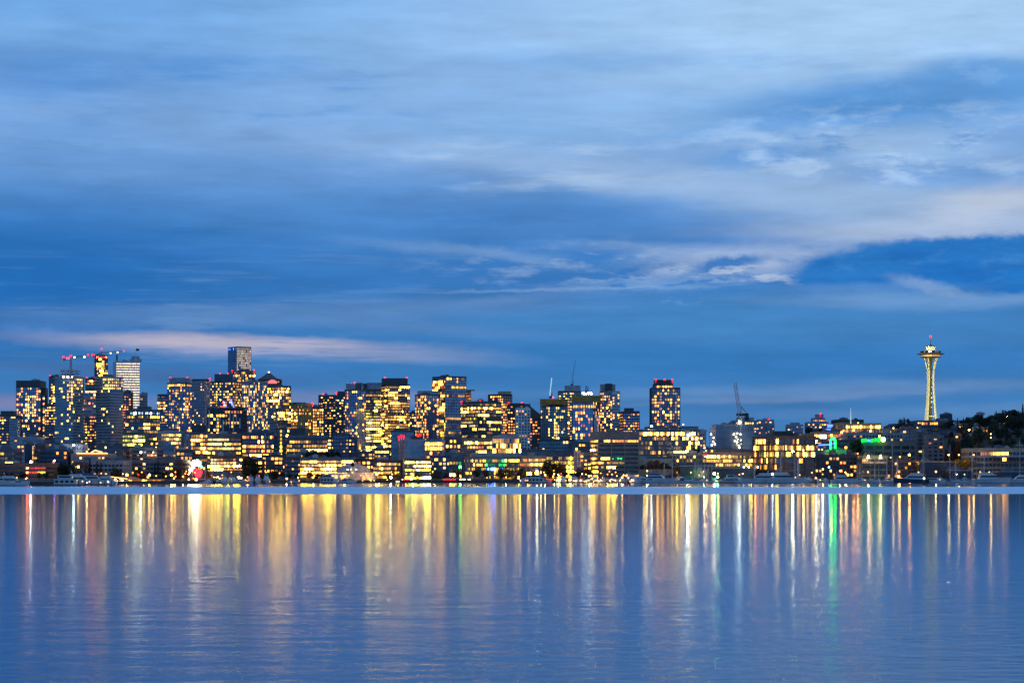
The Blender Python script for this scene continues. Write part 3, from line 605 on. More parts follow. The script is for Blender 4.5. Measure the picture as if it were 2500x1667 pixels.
B('brick office with wide lit bays right of the blue gabled hall', 911, 978, 1122, 1720, 'brick', 'dark', p=.45, pal='YW', sh=.4, fh=3.4, zones=[(922, 950, 1126, 1150, .8, 'YW', 1.5)], m='r', bay=3, name='office_building', cat='office building')
B('dark teal glass block with a thin lit roof edge', 955, 1010, 1050, 1900, 'teal', 'teal', p=.05, sh=.1, pw=.1, zones=[(955, 1010, 1050, 1056, .95, 'G', .35)], st=O)
B('dark glass office with pale vertical ribs and red lamps on its roof', 972, 1037, 1072, 1760, 'lav', 'teal', xs=989, p=(.0, .08), sh=.06, pw=.4, bay=5.5, pal='YG', zones=[(990, 1040, 1118, 1126, .8, 'Y', 1.2), (1005, 1030, 1064, 1074, .9, 'Y')], pent=[(1003, 1030, 1066, 'dark')], bea=[(974, 1066), (980, 1063), (986, 1065), (1020, 1062), (1026, 1061)], st=O)
B('low office of cool white lit floors on the shore by round trees', 989, 1052, 1118, 1700, 'slate', 'dark', p=.75, pal='CG', sh=.45, fh=3.0, zones=[(1010, 1045, 1120, 1145, .9, 'W', 2)], bay=3, m='r', name='office_building', cat='office building')
B('gold lit office block with five rows of dense windows', 1037, 1086, 1073, 1850, 'lav', 'dark', xs=1080, p=(.95, .5), pal='YO', sh=.3, pw=.3, bay=2.4, m='r', fh=3.9, zones=[(1037, 1086, 1105, 1112, .2)], name='office_building', cat='office building')
B('dark building of rounded honeycomb windows', 1087, 1125, 1066, 1870, 'dark', 'black', p=.85, pal='WY', sh=.35, pw=1.4, m='c', bay=3.2, fh=4.4, zones=[(1087, 1096, 1066, 1120, .4), (1087, 1103, 1098, 1120, 0)], name='office_building', cat='office building')
B('tan office with an orange lit lift shaft between two bright wings', 1126, 1202, 1070, 1900, 'tan', 'dark', p=.2, pal='YW', sh=.45, zones=[(1141, 1164, 1070, 1100, .97, 'YW', 1.5), (1166, 1171, 1066, 1104, 1, 'O', 1.1), (1179, 1202, 1070, 1100, .97, 'YW', 1.5), (1126, 1140, 1070, 1110, .25)], m='r', fh=3.9, bay=2.5, pent=[(1138, 1150, 1064, 'brown')], name='office_building', cat='office building')
B('modern white office with blue glass bays framed in white', 1202, 1272, 1066, 1860, 'light', 'blue', p=.15, pal='Y', sh=.12, pw=.7, bay=9, zones=[(1245, 1272, 1080, 1104, .7), (1205, 1225, 1085, 1104, .3)], pent=[(1218, 1262, 1060, 'light')], fh=4.2, m='r', name='office_building', cat='office building')
B('long waterfront office with green and blue lit windows', 1136, 1268, 1114, 1720, 'grey', 'dark', p=.55, pal='YL', sh=.35, pw=.25, fh=3.3, bay=2.6, zones=[(1145, 1220, 1114, 1120, 1, 'Y', 2), (1220, 1268, 1114, 1120, .8, 'Y'), (1186, 1200, 1121, 1137, 1, 'N', .2), (1219, 1232, 1121, 1137, 1, 'N', .2), (1186, 1202, 1138, 1146, 1, 'B', .4), (1219, 1230, 1138, 1146, .6, 'B', .3), (1136, 1168, 1121, 1146, .25)], pent=[(1150, 1262, 1105, 'light', 8)], m='r', name='office_building', cat='office building')
B('small office with green and blue panes left of the long waterfront office', 1097, 1127, 1120, 1740, 'grey', 'dark', p=.85, pal='YL', sh=.35, fh=3.2, bay=2.4, zones=[(1119, 1127, 1120, 1128, .8, 'B'), (1119, 1127, 1128, 1142, .8, 'N', .7), (1097, 1104, 1120, 1150, .4)], m='r', name='office_building', cat='office building')
B('corner building with a fiercely bright yellow lobby among trees', 1268, 1332, 1112, 1740, 'tan', 'dark', p=.3, pal='YO', sh=.35, fh=3.6, zones=[(1292, 1322, 1119, 1142, .95, 'YW', 1.9), (1288, 1322, 1137, 1144, 1, 'Y', 2)], pent=[(1288, 1304, 1104, 'light')], m='r', bay=3, name='office_building', cat='office building')
B('leafy office with rooftop blue panels and warm scattered windows', 1330, 1406, 1108, 1760, 'slate', 'blue', p=.35, pal='YL', sh=.3, zones=[(1380, 1404, 1112, 1148, .9, 'L', 1.2), (1330, 1400, 1102, 1111, 0)], pent=[(1338, 1400, 1103, 'slate')], m='r', fh=3.6, bay=3, name='office_building', cat='office building')
B('slim pale framed stair tower in front of the leafy office', 1403, 1417, 1100, 1730, 'light', 'dark', p=.0, sh=.1, pw=.4, name='office_building', cat='office building')
B('low block with yellow lit panes left of the big grey office', 1416, 1444, 1104, 1750, 'tan', 'dark', p=.4, pal='Y', zones=[(1417, 1432, 1110, 1136, .7, 'Y', 1.3)], st=A)
B('dark teal block with a row of tiny lights below the golden topped tower', 1316, 1402, 1072, 2000, 'teal', 'teal', p=.06, pal='W', sh=.2, zones=[(1316, 1402, 1072, 1077, .45, 'W')], st=T)
B('big grey office of dark ribbon windows with small green neon signs', 1442, 1560, 1053, 1700, 'grey', 'black', xs=1460, p=(.25, .05), pal='Y', sh=.5, pw=0, fh=3.42, par=5, bay=2.4, zones=[(1443, 1458, 1053, 1063, 1, 'L', .8), (1475, 1507, 1073, 1081, .85, 'YO'), (1528, 1540, 1073, 1081, .7, 'Y'), (1460, 1492, 1122, 1131, .85, 'YO', .7), (1465, 1490, 1133, 1142, .4, 'YW'), (1442, 1460, 1118, 1132, .8, 'YO')], m='r', key='bigGrey', name='office_building', cat='office building')
B('long glass office with two bright yellow window bands behind the marina', 1560, 1708, 1048, 1850, 'slate', 'teal', p=.25, pal='YW', sh=.3, pw=.7, bay=7, zones=[(1560, 1668, 1056, 1063, .92, 'Y', 1.2), (1560, 1690, 1096, 1103, .85, 'Y', 1.2), (1560, 1668, 1048, 1056, .7, 'W', .8), (1560, 1700, 1066, 1082, .08), (1668, 1708, 1050, 1095, .4, 'W')], wings=[(1577, 1668, 1041, 14, dict(p=.95, pal='WY', sh=.2)), (1668, 1705, 1040, 13, dict(p=0, w='dark', sh=0, pw=0))], m='r', fh=4.0, key='longglass', name='office_building', cat='office building')
B('narrow grey apartment block in the gap left of the concrete box', 1708, 1723, 1052, 1950, 'light', p=.3, st=A)
B('dark apartments with narrow lit slots behind the blue roofed shed', 1634, 1716, 1106, 1790, 'slate', 'black', p=.2, pal='YW', sh=.25, pw=1.2, st=A)
B('low yellow lit office with a dark sloping roof below the crane', 1716, 1842, 1104, 1720, 'tan', 'dark', p=.5, pal='YL', sh=.35, fh=3.3, zones=[(1745, 1842, 1104, 1110, .95, 'Y', 1.9), (1748, 1790, 1112, 1122, .9, 'YW', 1.4), (1748, 1788, 1130, 1140, .9, 'YW', 1.5), (1716, 1748, 1104, 1110, .9, 'L'), (1792, 1842, 1112, 1138, .5)], pent=[(1748, 1836, 1096, 'slate', 3)], m='r', bay=3, name='office_building', cat='office building')
B('pale concrete box under construction beside the white crane', 1747, 1842, 1036, 2000, 'light', 'dark', p=0, sh=0, pw=0, par=1.2, key='box', name='building_under_construction', cat='building')
B('square dark waterfront office with two full yellow lit floors', 1838, 1990, 1064, 1680, 'brown', 'black', xs=1890, p=(.14, .06), pal='YO', sh=.28, pw=1.0, bay=8.5, fh=5.0, zones=[(1890, 1990, 1083, 1098, .9, 'Y', .35), (1838, 1990, 1099, 1113, .92, 'YL', .35), (1845, 1862, 1114, 1130, 1, 'Y', 1), (1876, 1884, 1114, 1130, 1, 'Y', 1), (1895, 1960, 1068, 1080, .25, 'YO', .8), (1838, 1890, 1083, 1098, .5, 'YO', .8), (1838, 1990, 1114, 1160, .05, 'YO', .6)], pent=[(1888, 1936, 1052, 'dark', 20)], m='r', par=1.0, relief=.5, key='square', name='office_building', cat='office building')
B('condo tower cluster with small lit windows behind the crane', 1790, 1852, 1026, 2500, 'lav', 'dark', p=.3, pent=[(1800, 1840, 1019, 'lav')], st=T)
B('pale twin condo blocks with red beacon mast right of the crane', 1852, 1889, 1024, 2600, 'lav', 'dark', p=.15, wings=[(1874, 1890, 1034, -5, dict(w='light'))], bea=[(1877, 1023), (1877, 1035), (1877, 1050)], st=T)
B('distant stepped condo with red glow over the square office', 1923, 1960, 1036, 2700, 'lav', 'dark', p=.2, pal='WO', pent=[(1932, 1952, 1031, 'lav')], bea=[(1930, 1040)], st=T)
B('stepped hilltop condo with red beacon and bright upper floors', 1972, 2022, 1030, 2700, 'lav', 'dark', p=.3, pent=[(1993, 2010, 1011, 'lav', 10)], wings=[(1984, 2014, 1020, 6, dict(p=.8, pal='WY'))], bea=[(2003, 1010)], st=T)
# --- right hand hillside
B('hill building with a flat dark roof behind the thin lit spire', 2040, 2108, 1024, 2300, 'dark', 'black', p=.05, sh=.1, pw=.1, st=O)
B('long golden lit hall with columns on the hillside', 2040, 2150, 1033, 2150, 'gold', 'dark', p=.2, pal='YO', zones=[(2094, 2148, 1034, 1043, .95, 'Y', 1.5), (2066, 2074, 1034, 1056, 1, 'Y', 1.5), (2044, 2066, 1044, 1056, .5, 'YO')], sh=.3, pw=.5, fh=4, bay=3.4, m='r', name='hall', cat='hall')
B('low terrace building with glowing portico below the hilltop condo', 1988, 2062, 1054, 2050, 'tan', 'dark', p=.5, pal='YO', m='r', fh=4, bay=3, wings=[(1960, 2000, 1058, 10, dict(p=.6, pal='W'))], name='hall', cat='hall')
B('low yellow lamp lit building at the right end of the golden hall', 2150, 2216, 1046, 2150, 'tan', 'dark', p=.35, pal='YO', zones=[(2150, 2170, 1046, 1054, .8, 'Y')], st=A)
B('long pale stepped building above the green lit canopy', 2068, 2204, 1056, 1950, 'light', 'black', p=.1, pal='Y', sh=.4, pw=.9, zones=[(2140, 2182, 1056, 1066, .8, 'Y', 1.3)], st=A)
B('white walled block with dark square windows left of the green canopy', 2014, 2066, 1098, 1800, 'light', 'black', p=.08, sh=.55, pw=2.2, bay=6, st=A)
B('grey flat roofed office with wide dark windows behind the tall mast', 2090, 2244, 1078, 1830, 'grey', 'black', p=.0, sh=.45, pw=1.4, bay=8, fh=5.2, name='office_building', cat='office building', key='greenroof')
B('dark waterfront building with small lit slots right of the square office', 1990, 2100, 1110, 1720, 'dark', 'black', p=.25, pal='WO', sh=.3, pw=.8, st=A)
B('green white house with two bright porch lamps over its balconies', 2104, 2166, 1112, 1690, 'green', 'black', p=.03, sh=.35, pw=.8, bay=7, fh=4.5, name='waterfront_house', cat='house', key='porch')
B('dark shed with a row of small lamps behind the big motor yacht', 2166, 2250, 1122, 1700, 'dark', 'black', p=.12, pal='Y', sh=.3, zones=[(2185, 2248, 1128, 1138, .45, 'YG', .8)], st=A)
B('grey apartment block with pink curtained windows below the tower with saucer', 2264, 2304, 1062, 1760, 'grey', 'black', p=.22, pal='WO', sh=.5, pw=2.0, bay=4, st=A)
B('grey apartment block with a stepped left side beside the pink curtains', 2240, 2266, 1054, 1790, 'slate', 'black', p=.15, pal='WO', sh=.5, pw=1.8, bay=4, st=A)
B('plain tan waterfront shed below the pink curtained apartments', 2244, 2324, 1126, 1680, 'tan', 'black', p=0, sh=0, pw=0, name='shed', cat='shed')
B('long dark building at the foot of the tower with saucer', 2240, 2350, 1026, 2500, 'slate', 'black', p=.02, sh=.3, pw=.6, zones=[(2255, 2275, 1028, 1034, .6, 'O', .8)], st=O)
B('dark block with lamp lit terrace right of the tower with saucer', 2300, 2324, 1010, 2550, 'dark', 'black', p=.02, sh=.3, wings=[(2290, 2316, 1022, -10, dict(p=.9, pal='YW'))], st=A)
B('small lit house with bright eaves among the hillside trees', 2320, 2360, 1034, 2200, 'light', 'dark', p=.6, pal='YG', zones=[(2338, 2360, 1034, 1044, 1, 'Y', 1.6)], st=A)
B('square dark block on the ridge left of the white ridge lamps', 2385, 2400, 1012, 2400, 'dark', 'black', p=0, st=A)
B('white hillside house with two dark windows among the trees', 2373, 2388, 1042, 2050, 'white', 'black', p=0, sh=.5, pw=2, bay=5, fh=5, name='house', cat='house')
B('long low ridge building with orange windows', 2405, 2500, 1025, 2300, 'dark', 'black', p=.1, pal='O', zones=[(2428, 2448, 1024, 1032, .8, 'O')], st=A)
B('dark columned apartments on the ridge at the right edge', 2462, 2500, 1008, 2350, 'brown', 'black', p=.06, sh=.2, pw=1.4, st=A)
B('waterfront restaurant with a glowing corner terrace at the right', 2365, 2520, 1094, 1690, 'tan', 'black', p=.03, sh=.4, pw=.3, zones=[(2413, 2438, 1098, 1112, 1, 'YW', 2.2), (2390, 2398, 1100, 1112, .7, 'O')], fh=4.4, m='r', bay=3, pal='YO', key='rest', name='restaurant', cat='restaurant')
B('white flat waterfront shed below the golden hedge', 2322, 2376, 1147, 1650, 'light', 'black', p=0, sh=0, pw=0, name='shed', cat='shed')
B('white walled boathouse at the right edge of the marina', 2440, 2530, 1150, 1640, 'light', 'black', p=0, sh=0, pw=0, name='boathouse', cat='boathouse')
B('tan waterfront shed with a blue roof behind the sailboat masts', 1660, 1744, 1136, 1690, 'beige', 'black', p=0, sh=0, pw=0, pent=[(1656, 1742, 1129, 'blue', 4)], name='shed', cat='shed')
B('terraced white building with hanging garden right of the big grey office', 1561, 1640, 1120, 1720, 'beige', 'black', p=.05, sh=.65, pw=.3, fh=7, name='office_building', cat='office building', zones=[(1608, 1640, 1118, 1150, .2, 'L')])
B('tan low wall building below the yellow lit office', 1742, 1842, 1141, 1680, 'tan', 'black', p=0, sh=0, pw=0, name='shed', cat='shed')
# --- infill behind, each known by its neighbours
def infill(x0, x1, yt, D, nb, w='dark', p=.2, pal='YW'):
    B(nb, x0, x1, yt, D, w, 'dark', p=p, sh=.3, pal=pal, m='c', fh=3.4, bay=3.4, name='apartment_block', cat='apartment block', cap=50)
infill(90, 136, 1078, 2100, 'dim midrise with yellow glow under the yellow green top storey', 'slate', .35)
infill(236, 306, 1088, 2050, 'dim midrise at the foot of the unfinished tower without crane', 'slate', .15)
infill(262, 300, 1105, 1760, 'dark low block right of the neon roofline hotel', 'dark', .2, 'GW')
infill(342, 400, 1080, 2250, 'dim block with orange windows between the greenish office and stepped office', 'grey', .4, 'O')
infill(430, 470, 1098, 1760, 'dark block directly behind the festival lights', 'brown', .3, 'YO')
infill(588, 640, 1120, 1760, 'lit low block seen through trees below the tall dark office', 'brown', .6, 'YO')
infill(640, 700, 1110, 1790, 'brown block behind the big dark round tree', 'brown', .4, 'YO')
infill(720, 800, 1104, 1850, 'low dark block between sloping roof office and long bright office', 'dark', .35)
infill(846, 936, 1102, 2050, 'dark midrise at the foot of the twin blue tower', 'dark', .35)
infill(850, 916, 1120, 1740, 'orange lit block behind the blue gabled hall', 'brown', .5, 'YO')
infill(1050, 1100, 1112, 1760, 'dim office with a few yellow windows below the gold lit block', 'slate', .25)
infill(1090, 1130, 1104, 1820, 'grey corner block under the honeycomb windows', 'grey', .1)
infill(1255, 1330, 1097, 1950, 'low dark block under the white gridded apartment tower', 'slate', .2)
infill(1395, 1446, 1078, 1950, 'dim block under the blue glass tower', 'slate', .25)
infill(1500, 1600, 1062, 2300, 'dark midrise behind the big grey office', 'slate', .2)
infill(1690, 1760, 1092, 2000, 'low lit block left of the concrete box', 'slate', .3)
infill(1880, 1996, 1062, 2300, 'dark hillside block behind the square waterfront office', 'slate', .12)
infill(1990, 2045, 1082, 1900, 'dim terrace block behind the green neon arch', 'green', .3, 'YO')
infill(2040, 2100, 1074, 1900, 'dark terrace block between the neon arch and green canopy', 'dark', .25, 'YO')
infill(2180, 2250, 1034, 2350, 'dark hillside apartments left of the tower with saucer', 'slate', .08)
infill(2196, 2262, 1046, 2100, 'dark hillside block above the grey flat roofed office', 'blue', .08)
infill(2290, 2370, 1046, 2080, 'dark hillside block below the small lit house', 'dark', .06)

r_h = random.Random(21)
for k in range(11):
    x = 2312+k*17+r_h.uniform(-4, 4); D = r_h.uniform(1900, 2180); yb = HZ-(gz(x, D)-H)/D*F; ww = r_h.uniform(8, 13)
    B('small house with orange lit windows among the hillside trees', x, x+ww, yb-r_h.uniform(13, 18), D, r_h.choice(('light', 'tan', 'slate')), 'black', p=.5, pal='OYW', m='c', fh=3.2, bay=2.4, sh=.4, name='hillside_house', cat='house', group='houses among the hillside trees', dep=9)
# ------------------------------------------------------------------ special structures
STEEL = pmat('galvanised steel', (.30, .31, .33), .5, .4); WHITE_STEEL = pmat('white painted steel', (.72, .73, .74), .5)
DARKM = pmat('dark metal', (.03, .03, .035), .5, .3); CONC = pmat('raw concrete', (.30, .29, .28), .9)
def P(px, py, D): return (WX(px, D), D, WZ(py, D))
def lattice(mb, a, b, w, n, r):
    a = Vector(a); b = Vector(b); d = (b-a).normalized(); u = d.cross(Vector((0, 1, .001))).normalized(); q = d.cross(u)
    cs = [(u+q)*w, (u-q)*w, (-u-q)*w, (-u+q)*w]
    for c in cs: mb.bar(a+c, b+c, r)
    for i in range(n):
        p0 = a+(b-a)*(i/n); p1 = a+(b-a)*((i+1)/n)
        for k in range(4):
            mb.bar(p0+cs[k], p1+cs[(k+1) % 4], r*.7); mb.bar(p0+cs[k], p0+cs[(k+1) % 4], r*.6)
def lamp_ball(parent, pos, r, key, col, s, name='lamp', **props):
    mb = MB(); mb.ball(pos, r); return mb.build(name, emat(key, col, s), parent, **props)
RC, YC, WC, GC, BC = (1, .02, .02), (1, .62, .16), (1, .92, .72), (.04, 1, .22), (.15, .55, 1)

def tower_crane(label, mx, yb, yt, D, jl, jr, lights, apex=None):
    t = thing('tower_crane', label, 'crane', 'construction cranes over the skyline')
    mb = MB(); lattice(mb, P(mx, yb, D), P(mx, yt, D), .9, 12, .22); mb.build('mast', STEEL, t)
    mb = MB(); lattice(mb, P(jl[0], jl[1], D), P(mx, yt, D), .7, 9, .2); lattice(mb, P(mx, yt, D), P(jr[0], jr[1], D), .7, 16, .2); mb.build('jib', STEEL, t)
    ap = P(mx, apex or yt-6, D); mb = MB(); mb.bar(P(mx, yt, D), ap, .4)
    for j in (jl, jr): mb.bar(ap, ((WX(j[0], D)+WX(mx, D))/2, D, WZ((j[1]*.6+yt*.4), D)), .12)
    mb.build('cat_head', STEEL, t)
    mb = MB(); x, y, z = P(mx, yt, D); mb.box(x+1, x+3, y-1.4, y+1, z-3, z-.9); mb.build('cab', WHITE_STEEL, t)
    x, y, z = P(jl[0], jl[1], D); mb = MB(); mb.box(x-.5, x+3, y-1.2, y+1.2, z-3, z-.8); mb.build('counterweight', CONC, t)
    for (lx, ly, c) in lights:
        k = dict(r=('red beacon', RC, 12), y=('jib lamp', (1, .8, .4), 9), p=('pink lamp', (1, .05, .12), 6))[c]
        lamp_ball(t, P(lx, ly, D), 1.0, k[0], k[1], k[2], 'lamp')
    shift(t, P(mx, yb, D)); return t
tower_crane('tower crane on the open concrete crown of the curved glass tower', 173, 918, 873, 2358, (154, 874), (230, 866), [(155, 872, 'r'), (173, 869, 'r'), (163, 874, 'p'), (168, 874, 'p'), (182, 872, 'y'), (206, 871, 'y'), (215, 867, 'r'), (225, 866, 'r')])
tower_crane('tower crane above the tall dark tower with red lit top', 248, 866, 861, 3395, (229, 868), (303, 857), [(230, 867, 'r'), (270, 862, 'y'), (287, 860, 'y'), (302, 857, 'r'), (248, 852, 'r')], 853)
def luffing(label, mx, yb, yt, tip, D, boomkey, wd=.9, lights=(), back=None):
    t = thing('luffing_crane', label, 'crane', 'construction cranes over the skyline')
    mb = MB(); lattice(mb, P(mx, yb, D), P(mx, yt, D), wd, 10, .2*wd+.05); mb.build('mast', STEEL, t)
    mb = MB(); lattice(mb, P(mx-1, yt, D), P(tip[0], tip[1], D), wd*.75, 16, .16*wd+.05)
    mb.build('boom', boomkey, t)
    x, y, z = P(mx, yt, D); mb = MB(); mb.box(x-2*wd, x+4.5*wd, y-1.5, y+1.5, z-1.2, z+1.2); mb.box(x+2.4*wd, x+4.6*wd, y-1.2, y+1.2, z-3.2*wd, z-1.3); mb.build('machine_deck', DARKM, t)
    mb = MB(); a = P((back or mx+5), yt-20 if back else yt-12, D); mb.bar((x+1, y, z), a, .35); mb.bar((x+4.3*wd, y, z), a, .3); mb.bar(a, P(mx+(tip[0]-mx)*.6, yt+(tip[1]-yt)*.6, D), .1); mb.build('gantry', DARKM, t)
    for lx, ly, s in lights: lamp_ball(t, (WX(lx, D), D-1.6, WZ(ly, D)), 1.1, 'work lamp %d' % s, WC, s, 'lamp')
    shift(t, P(mx, yb, D)); return t
luffing('white luffing crane with a steep boom beside the pale concrete box', 1807, 1092, 1012, (1794, 930), 1985, WHITE_STEEL, 1.7, [(1805, 1031, 60)], 1809)
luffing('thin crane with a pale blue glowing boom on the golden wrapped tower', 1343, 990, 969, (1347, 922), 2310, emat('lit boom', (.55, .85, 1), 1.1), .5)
luffing('faint thin crane above the pale mechanical crown', 1395, 950, 940, (1405, 880), 2615, STEEL, .45)
luffing('short dark crane above the rooftop work lamps of the blue glass tower', 1431, 980, 955, (1431, 941), 2212, DARKM, .5, [(1424, 960, 40), (1429, 962, 30), (1437, 960, 50), (1443, 961, 40)])

# crowns and oddities that belong to towers already standing
def part(key, name, mb, mats, **k):
    r = BLD[key]; o = mb.build(name, mats, r, **k); o.location = -r.location; return o
mb = MB(); D = 2358
for x in range(147, 192, 3):                       # open concrete crown, columns and slabs
    mb.bar(P(x, 919, D), P(x, 901+(x % 2)*2, D), .35)
for y in (918, 911, 905): mb.box(WX(146, D), WX(191, D), D, D+16, WZ(y, D)-.35, WZ(y, D))
part('towerB', 'concrete_crown', mb, CONC)
for k_, (xa, xb) in enumerate(((150, 160), (160, 170), (172, 182))):
    mb = MB(); mb.ball(P((xa+xb)/2, 920, D-8), .9); part('towerB', 'lamp', mb, emat('work lamp 14', WC, 14))
mb = MB(); D = 2300
mb.box(WX(1319, D), WX(1385, D), D-1, D+25, WZ(987, D), WZ(974, D))
for x in range(1319, 1386, 3): mb.box(WX(x, D)-.25, WX(x, D)+.25, D-1.3, D-1, WZ(987.5, D), WZ(973.5, D))
part('gold1', 'golden_wrap', mb, pmat('golden mesh wrap', (.42, .25, .05), .8))
mb = MB(); mb.ball((WX(1350, D), D-2, WZ(970, D)), .9); part('gold1', 'lamp', mb, emat('pink lamp', (1, .05, .12), 6))
mb = MB(); D = 2200
mb.box(WX(1397, D), WX(1467, D), D-2.5, D+25, WZ(981, D), WZ(966, D))
for x in range(1397, 1467, 3): mb.box(WX(x, D)-.25, WX(x, D)+.25, D-2.8, D-2.5, WZ(981.5, D), WZ(965.5, D))
part('gold2', 'golden_wrap', mb, MC['golden mesh wrap'])
mb = MB()                                             # white fins on the blue glass tower
for x in (1452, 1455, 1458, 1461): mb.box(WX(x, D)-.35, WX(x, D)+.35, D-3, D+1, WZ(1054, D), WZ(1014, D))
part('gold2', 'fin', mb, wall('white'))
mb = MB(); D = 3200                                   # rooftop drum, stack and flagpole
mb.lathe([(9, 0), (9, 4), (6, 4.6), (6, 8), (.2, 8.6)], (WX(325, D), D+20), 20, 0, WZ(881.5, D)); part('white', 'rooftop_drum', mb, wall('light'))
mb = MB(); mb.box(WX(282, D), WX(285, D), D+4, D+9, WZ(882, D), WZ(866, D)); part('white', 'stack', mb, wall('slate'))
mb = MB(); mb.bar(P(332, 882, D+8), P(332, 850, D+8), .5); part('white', 'flagpole', mb, WHITE_STEEL)
mb = MB(); x, y, z = P(332, 851, D+8); mb.box(x+.4, x+4.6, y-.1, y+.1, z-3.4, z); part('white', 'flag', mb, pmat('dark flag', (.12, .03, .05), .9))
mb = MB(); D = 3000                                   # pyramid roof and its glowing fan window
cx = WX(654, D); hw = (675-634)/2/F*D*1.05
mb.prism([(cx-hw, D), (cx+hw, D), (cx+hw, D+2*hw), (cx-hw, D+2*hw)], WZ(924.8, D), WZ(909, D), 0, [(cx-1.5, D+hw-1.5), (cx+1.5, D+hw-1.5), (cx+1.5, D+hw+1.5), (cx-1.5, D+hw+1.5)])
part('pyramid', 'pyramid_roof', mb, wall('slate'))
mb = MB(); mb.box(cx-1, cx+1, D+hw-1, D+hw+1, WZ(909, D), WZ(906, D)); part('pyramid', 'lantern', mb, emat('orange lantern', (1, .55, .2), 5))
mb = MB(); c = Vector(P(665, 936, D-2)); r = 11/F*D; pts = [(c.x+r*math.cos(math.pi*k/16), c.z+r*.85*math.sin(math.pi*k/16)) for k in range(17)]
i = len(mb.v); mb.v += [(x, D-2, z) for x, z in pts]+[(x, D+4, z) for x, z in pts]; mb.f += [tuple(range(16, -1, -1)), tuple(range(17, 34))]+[(k, k+1, k+18, k+17) for k in range(16)]
mb.m += [0]*18; mb.c += [None]*18
part('pyramid', 'fan_window', mb, emat('pink fan glass', (1, .17, .20), 1.5, False))
mb = MB(); mb.prism([(WX(652, D), D-1.9), (WX(679, D), D-1.9), (WX(679, D), D+8), (WX(652, D), D+8)], WZ(950, D), WZ(936, D)); part('pyramid', 'gable_block', mb, wall('brown'))
mb = MB(); D = 2400                                   # drum crown of the condo tower
mb.lathe([(WX(1070, D)-WX(1043, D), 0), (WX(1070, D)-WX(1043, D), WZ(953, D)-WZ(962, D)), (12, WZ(952, D)-WZ(962, D))], (WX(1043, D), D+28), 28, 0, WZ(962, D)); part('drum', 'drum_crown', mb, wall('light'))
mb = MB(); D = 2250                                   # white outline on the dark tower
mb.box(WX(1611.5, D), WX(1613.5, D), D-.8, D-.35, WZ(1036, D), WZ(958, D)); mb.box(WX(1650, D), WX(1652, D), D-.8, D-.35, WZ(1036, D), WZ(958, D)); mb.box(WX(1613.5, D), WX(1650, D), D-.8, D-.35, WZ(958.6, D), WZ(957, D))
part('frame', 'white_outline', mb, wall('white'))
mb = MB(); D = 2400                                   # sloping roof
i = len(mb.v); z0, z1 = WZ(1016, D), WZ(990, D); xa, xb = WX(1293, D), WX(1325, D)
for y in (D, D+30): mb.v += [(xa, y, z0), (xb, y, z0), (xa, y, z1)]
mb.f += [(0, 1, 2), (5, 4, 3), (0, 2, 5, 3), (1, 4, 5, 2), (0, 3, 4, 1)]; mb.m += [0]*5; mb.c += [None]*5
part('slope', 'sloping_roof', mb, wall('brown'))
mb = MB(); D = 2300; z = WZ(997, D)                   # roof terrace canopy and its blue and red light strings
mb.box(WX(506, D), WX(548, D), D, D+16, WZ(998, D), WZ(994, D)); mb.box(WX(545, D), WX(596, D), D-2, D+14, z+.1, z+1.2); part('fins', 'roof_canopy', mb, wall('slate'))
for k, (x0, y0, x1, y1, c) in enumerate(((547, 981, 552, 994, 'b'), (564, 975, 571, 994, 'b'), (560, 973, 567, 990, 'b'), (546, 978, 543, 985, 'r'), (538, 991, 545, 993, 'r'))):
    mb = MB(); mb.bar(P(x0, y0, D+8), P(x1, y1, D+8), .55); part('fins', 'light_string', mb, emat('blue string', (.16, .18, 1), 3.5) if c == 'b' else emat('red string', (1, .08, .08), 3.5))
mb = MB()
for x in (511, 530, 537, 545, 552, 561, 570, 578, 586): mb.box(WX(x, D)-.45, WX(x, D)+.45, D-1.2, D-.5, WZ(1052, D)+(x % 5)*3, WZ(1000+(x % 7)*4, D))
part('fins', 'fin', mb, wall('white'))
mb = MB(); D = 1900; mb.bar(P(587.5, 1102, D-1), P(587.5, 1056, D-1), .6); mb = MB(); D = 1880; mb.bar(P(647, 1150, D-1.3), P(647, 1058, D-1.3), .55); part('pipe', 'pipe', mb, wall('light'))
mb = MB(); D = 2000                                   # lit scaffold shaft on the concrete box, seams on its panels
for k, (x, y, s) in enumerate([(1792, 1060, 40), (1800, 1058, 40), (1808, 1060, 30), (1797, 1066, 30), (1802, 1072, 60), (1800, 1079, 60), (1803, 1086, 60), (1794, 1076, 20), (1809, 1074, 14), (1810, 1084, 14)]):
    mb = MB(); mb.ball(P(x, y, D-2.5), .6); part('box', 'lamp', mb, emat('scaffold lamp %d' % s, (1, .86, .55), s*.6))
mb = MB()
for x in range(1788, 1813, 4): mb.bar(P(x, 1093, D-2), P(x, 1053, D-2), .16)
for y in range(1053, 1094, 5): mb.bar(P(1788, y, D-2), P(1812, y, D-2), .16)
part('box', 'scaffold', mb, STEEL)
mb = MB()
for y in (1050, 1063, 1077): mb.box(WX(1747, D), WX(1786, D), D-.06, D+.1, WZ(y, D), WZ(y, D)+.25)
part('box', 'panel_seam', mb, wall('grey'))
mb = MB()
for x in (1732, 1740, 1747): mb.bar(P(x, 1092, D), P(x, 1046, D), .25)
for y in range(1046, 1093, 7): mb.box(WX(1732, D), WX(1747, D), D, D+9, WZ(y, D)-.2, WZ(y, D)+.1)
part('box', 'open_frame', mb, STEEL)
for x, y in ((1736, 1060), (1742, 1068), (1741, 1078), (1745, 1084), (1738, 1086)): mb = MB(); mb.ball(P(x, y, D+3), .7); part('box', 'lamp', mb, emat('work lamp 14', WC, 14))
mb = MB(); D = 1700                                   # piers and neon of the big grey office
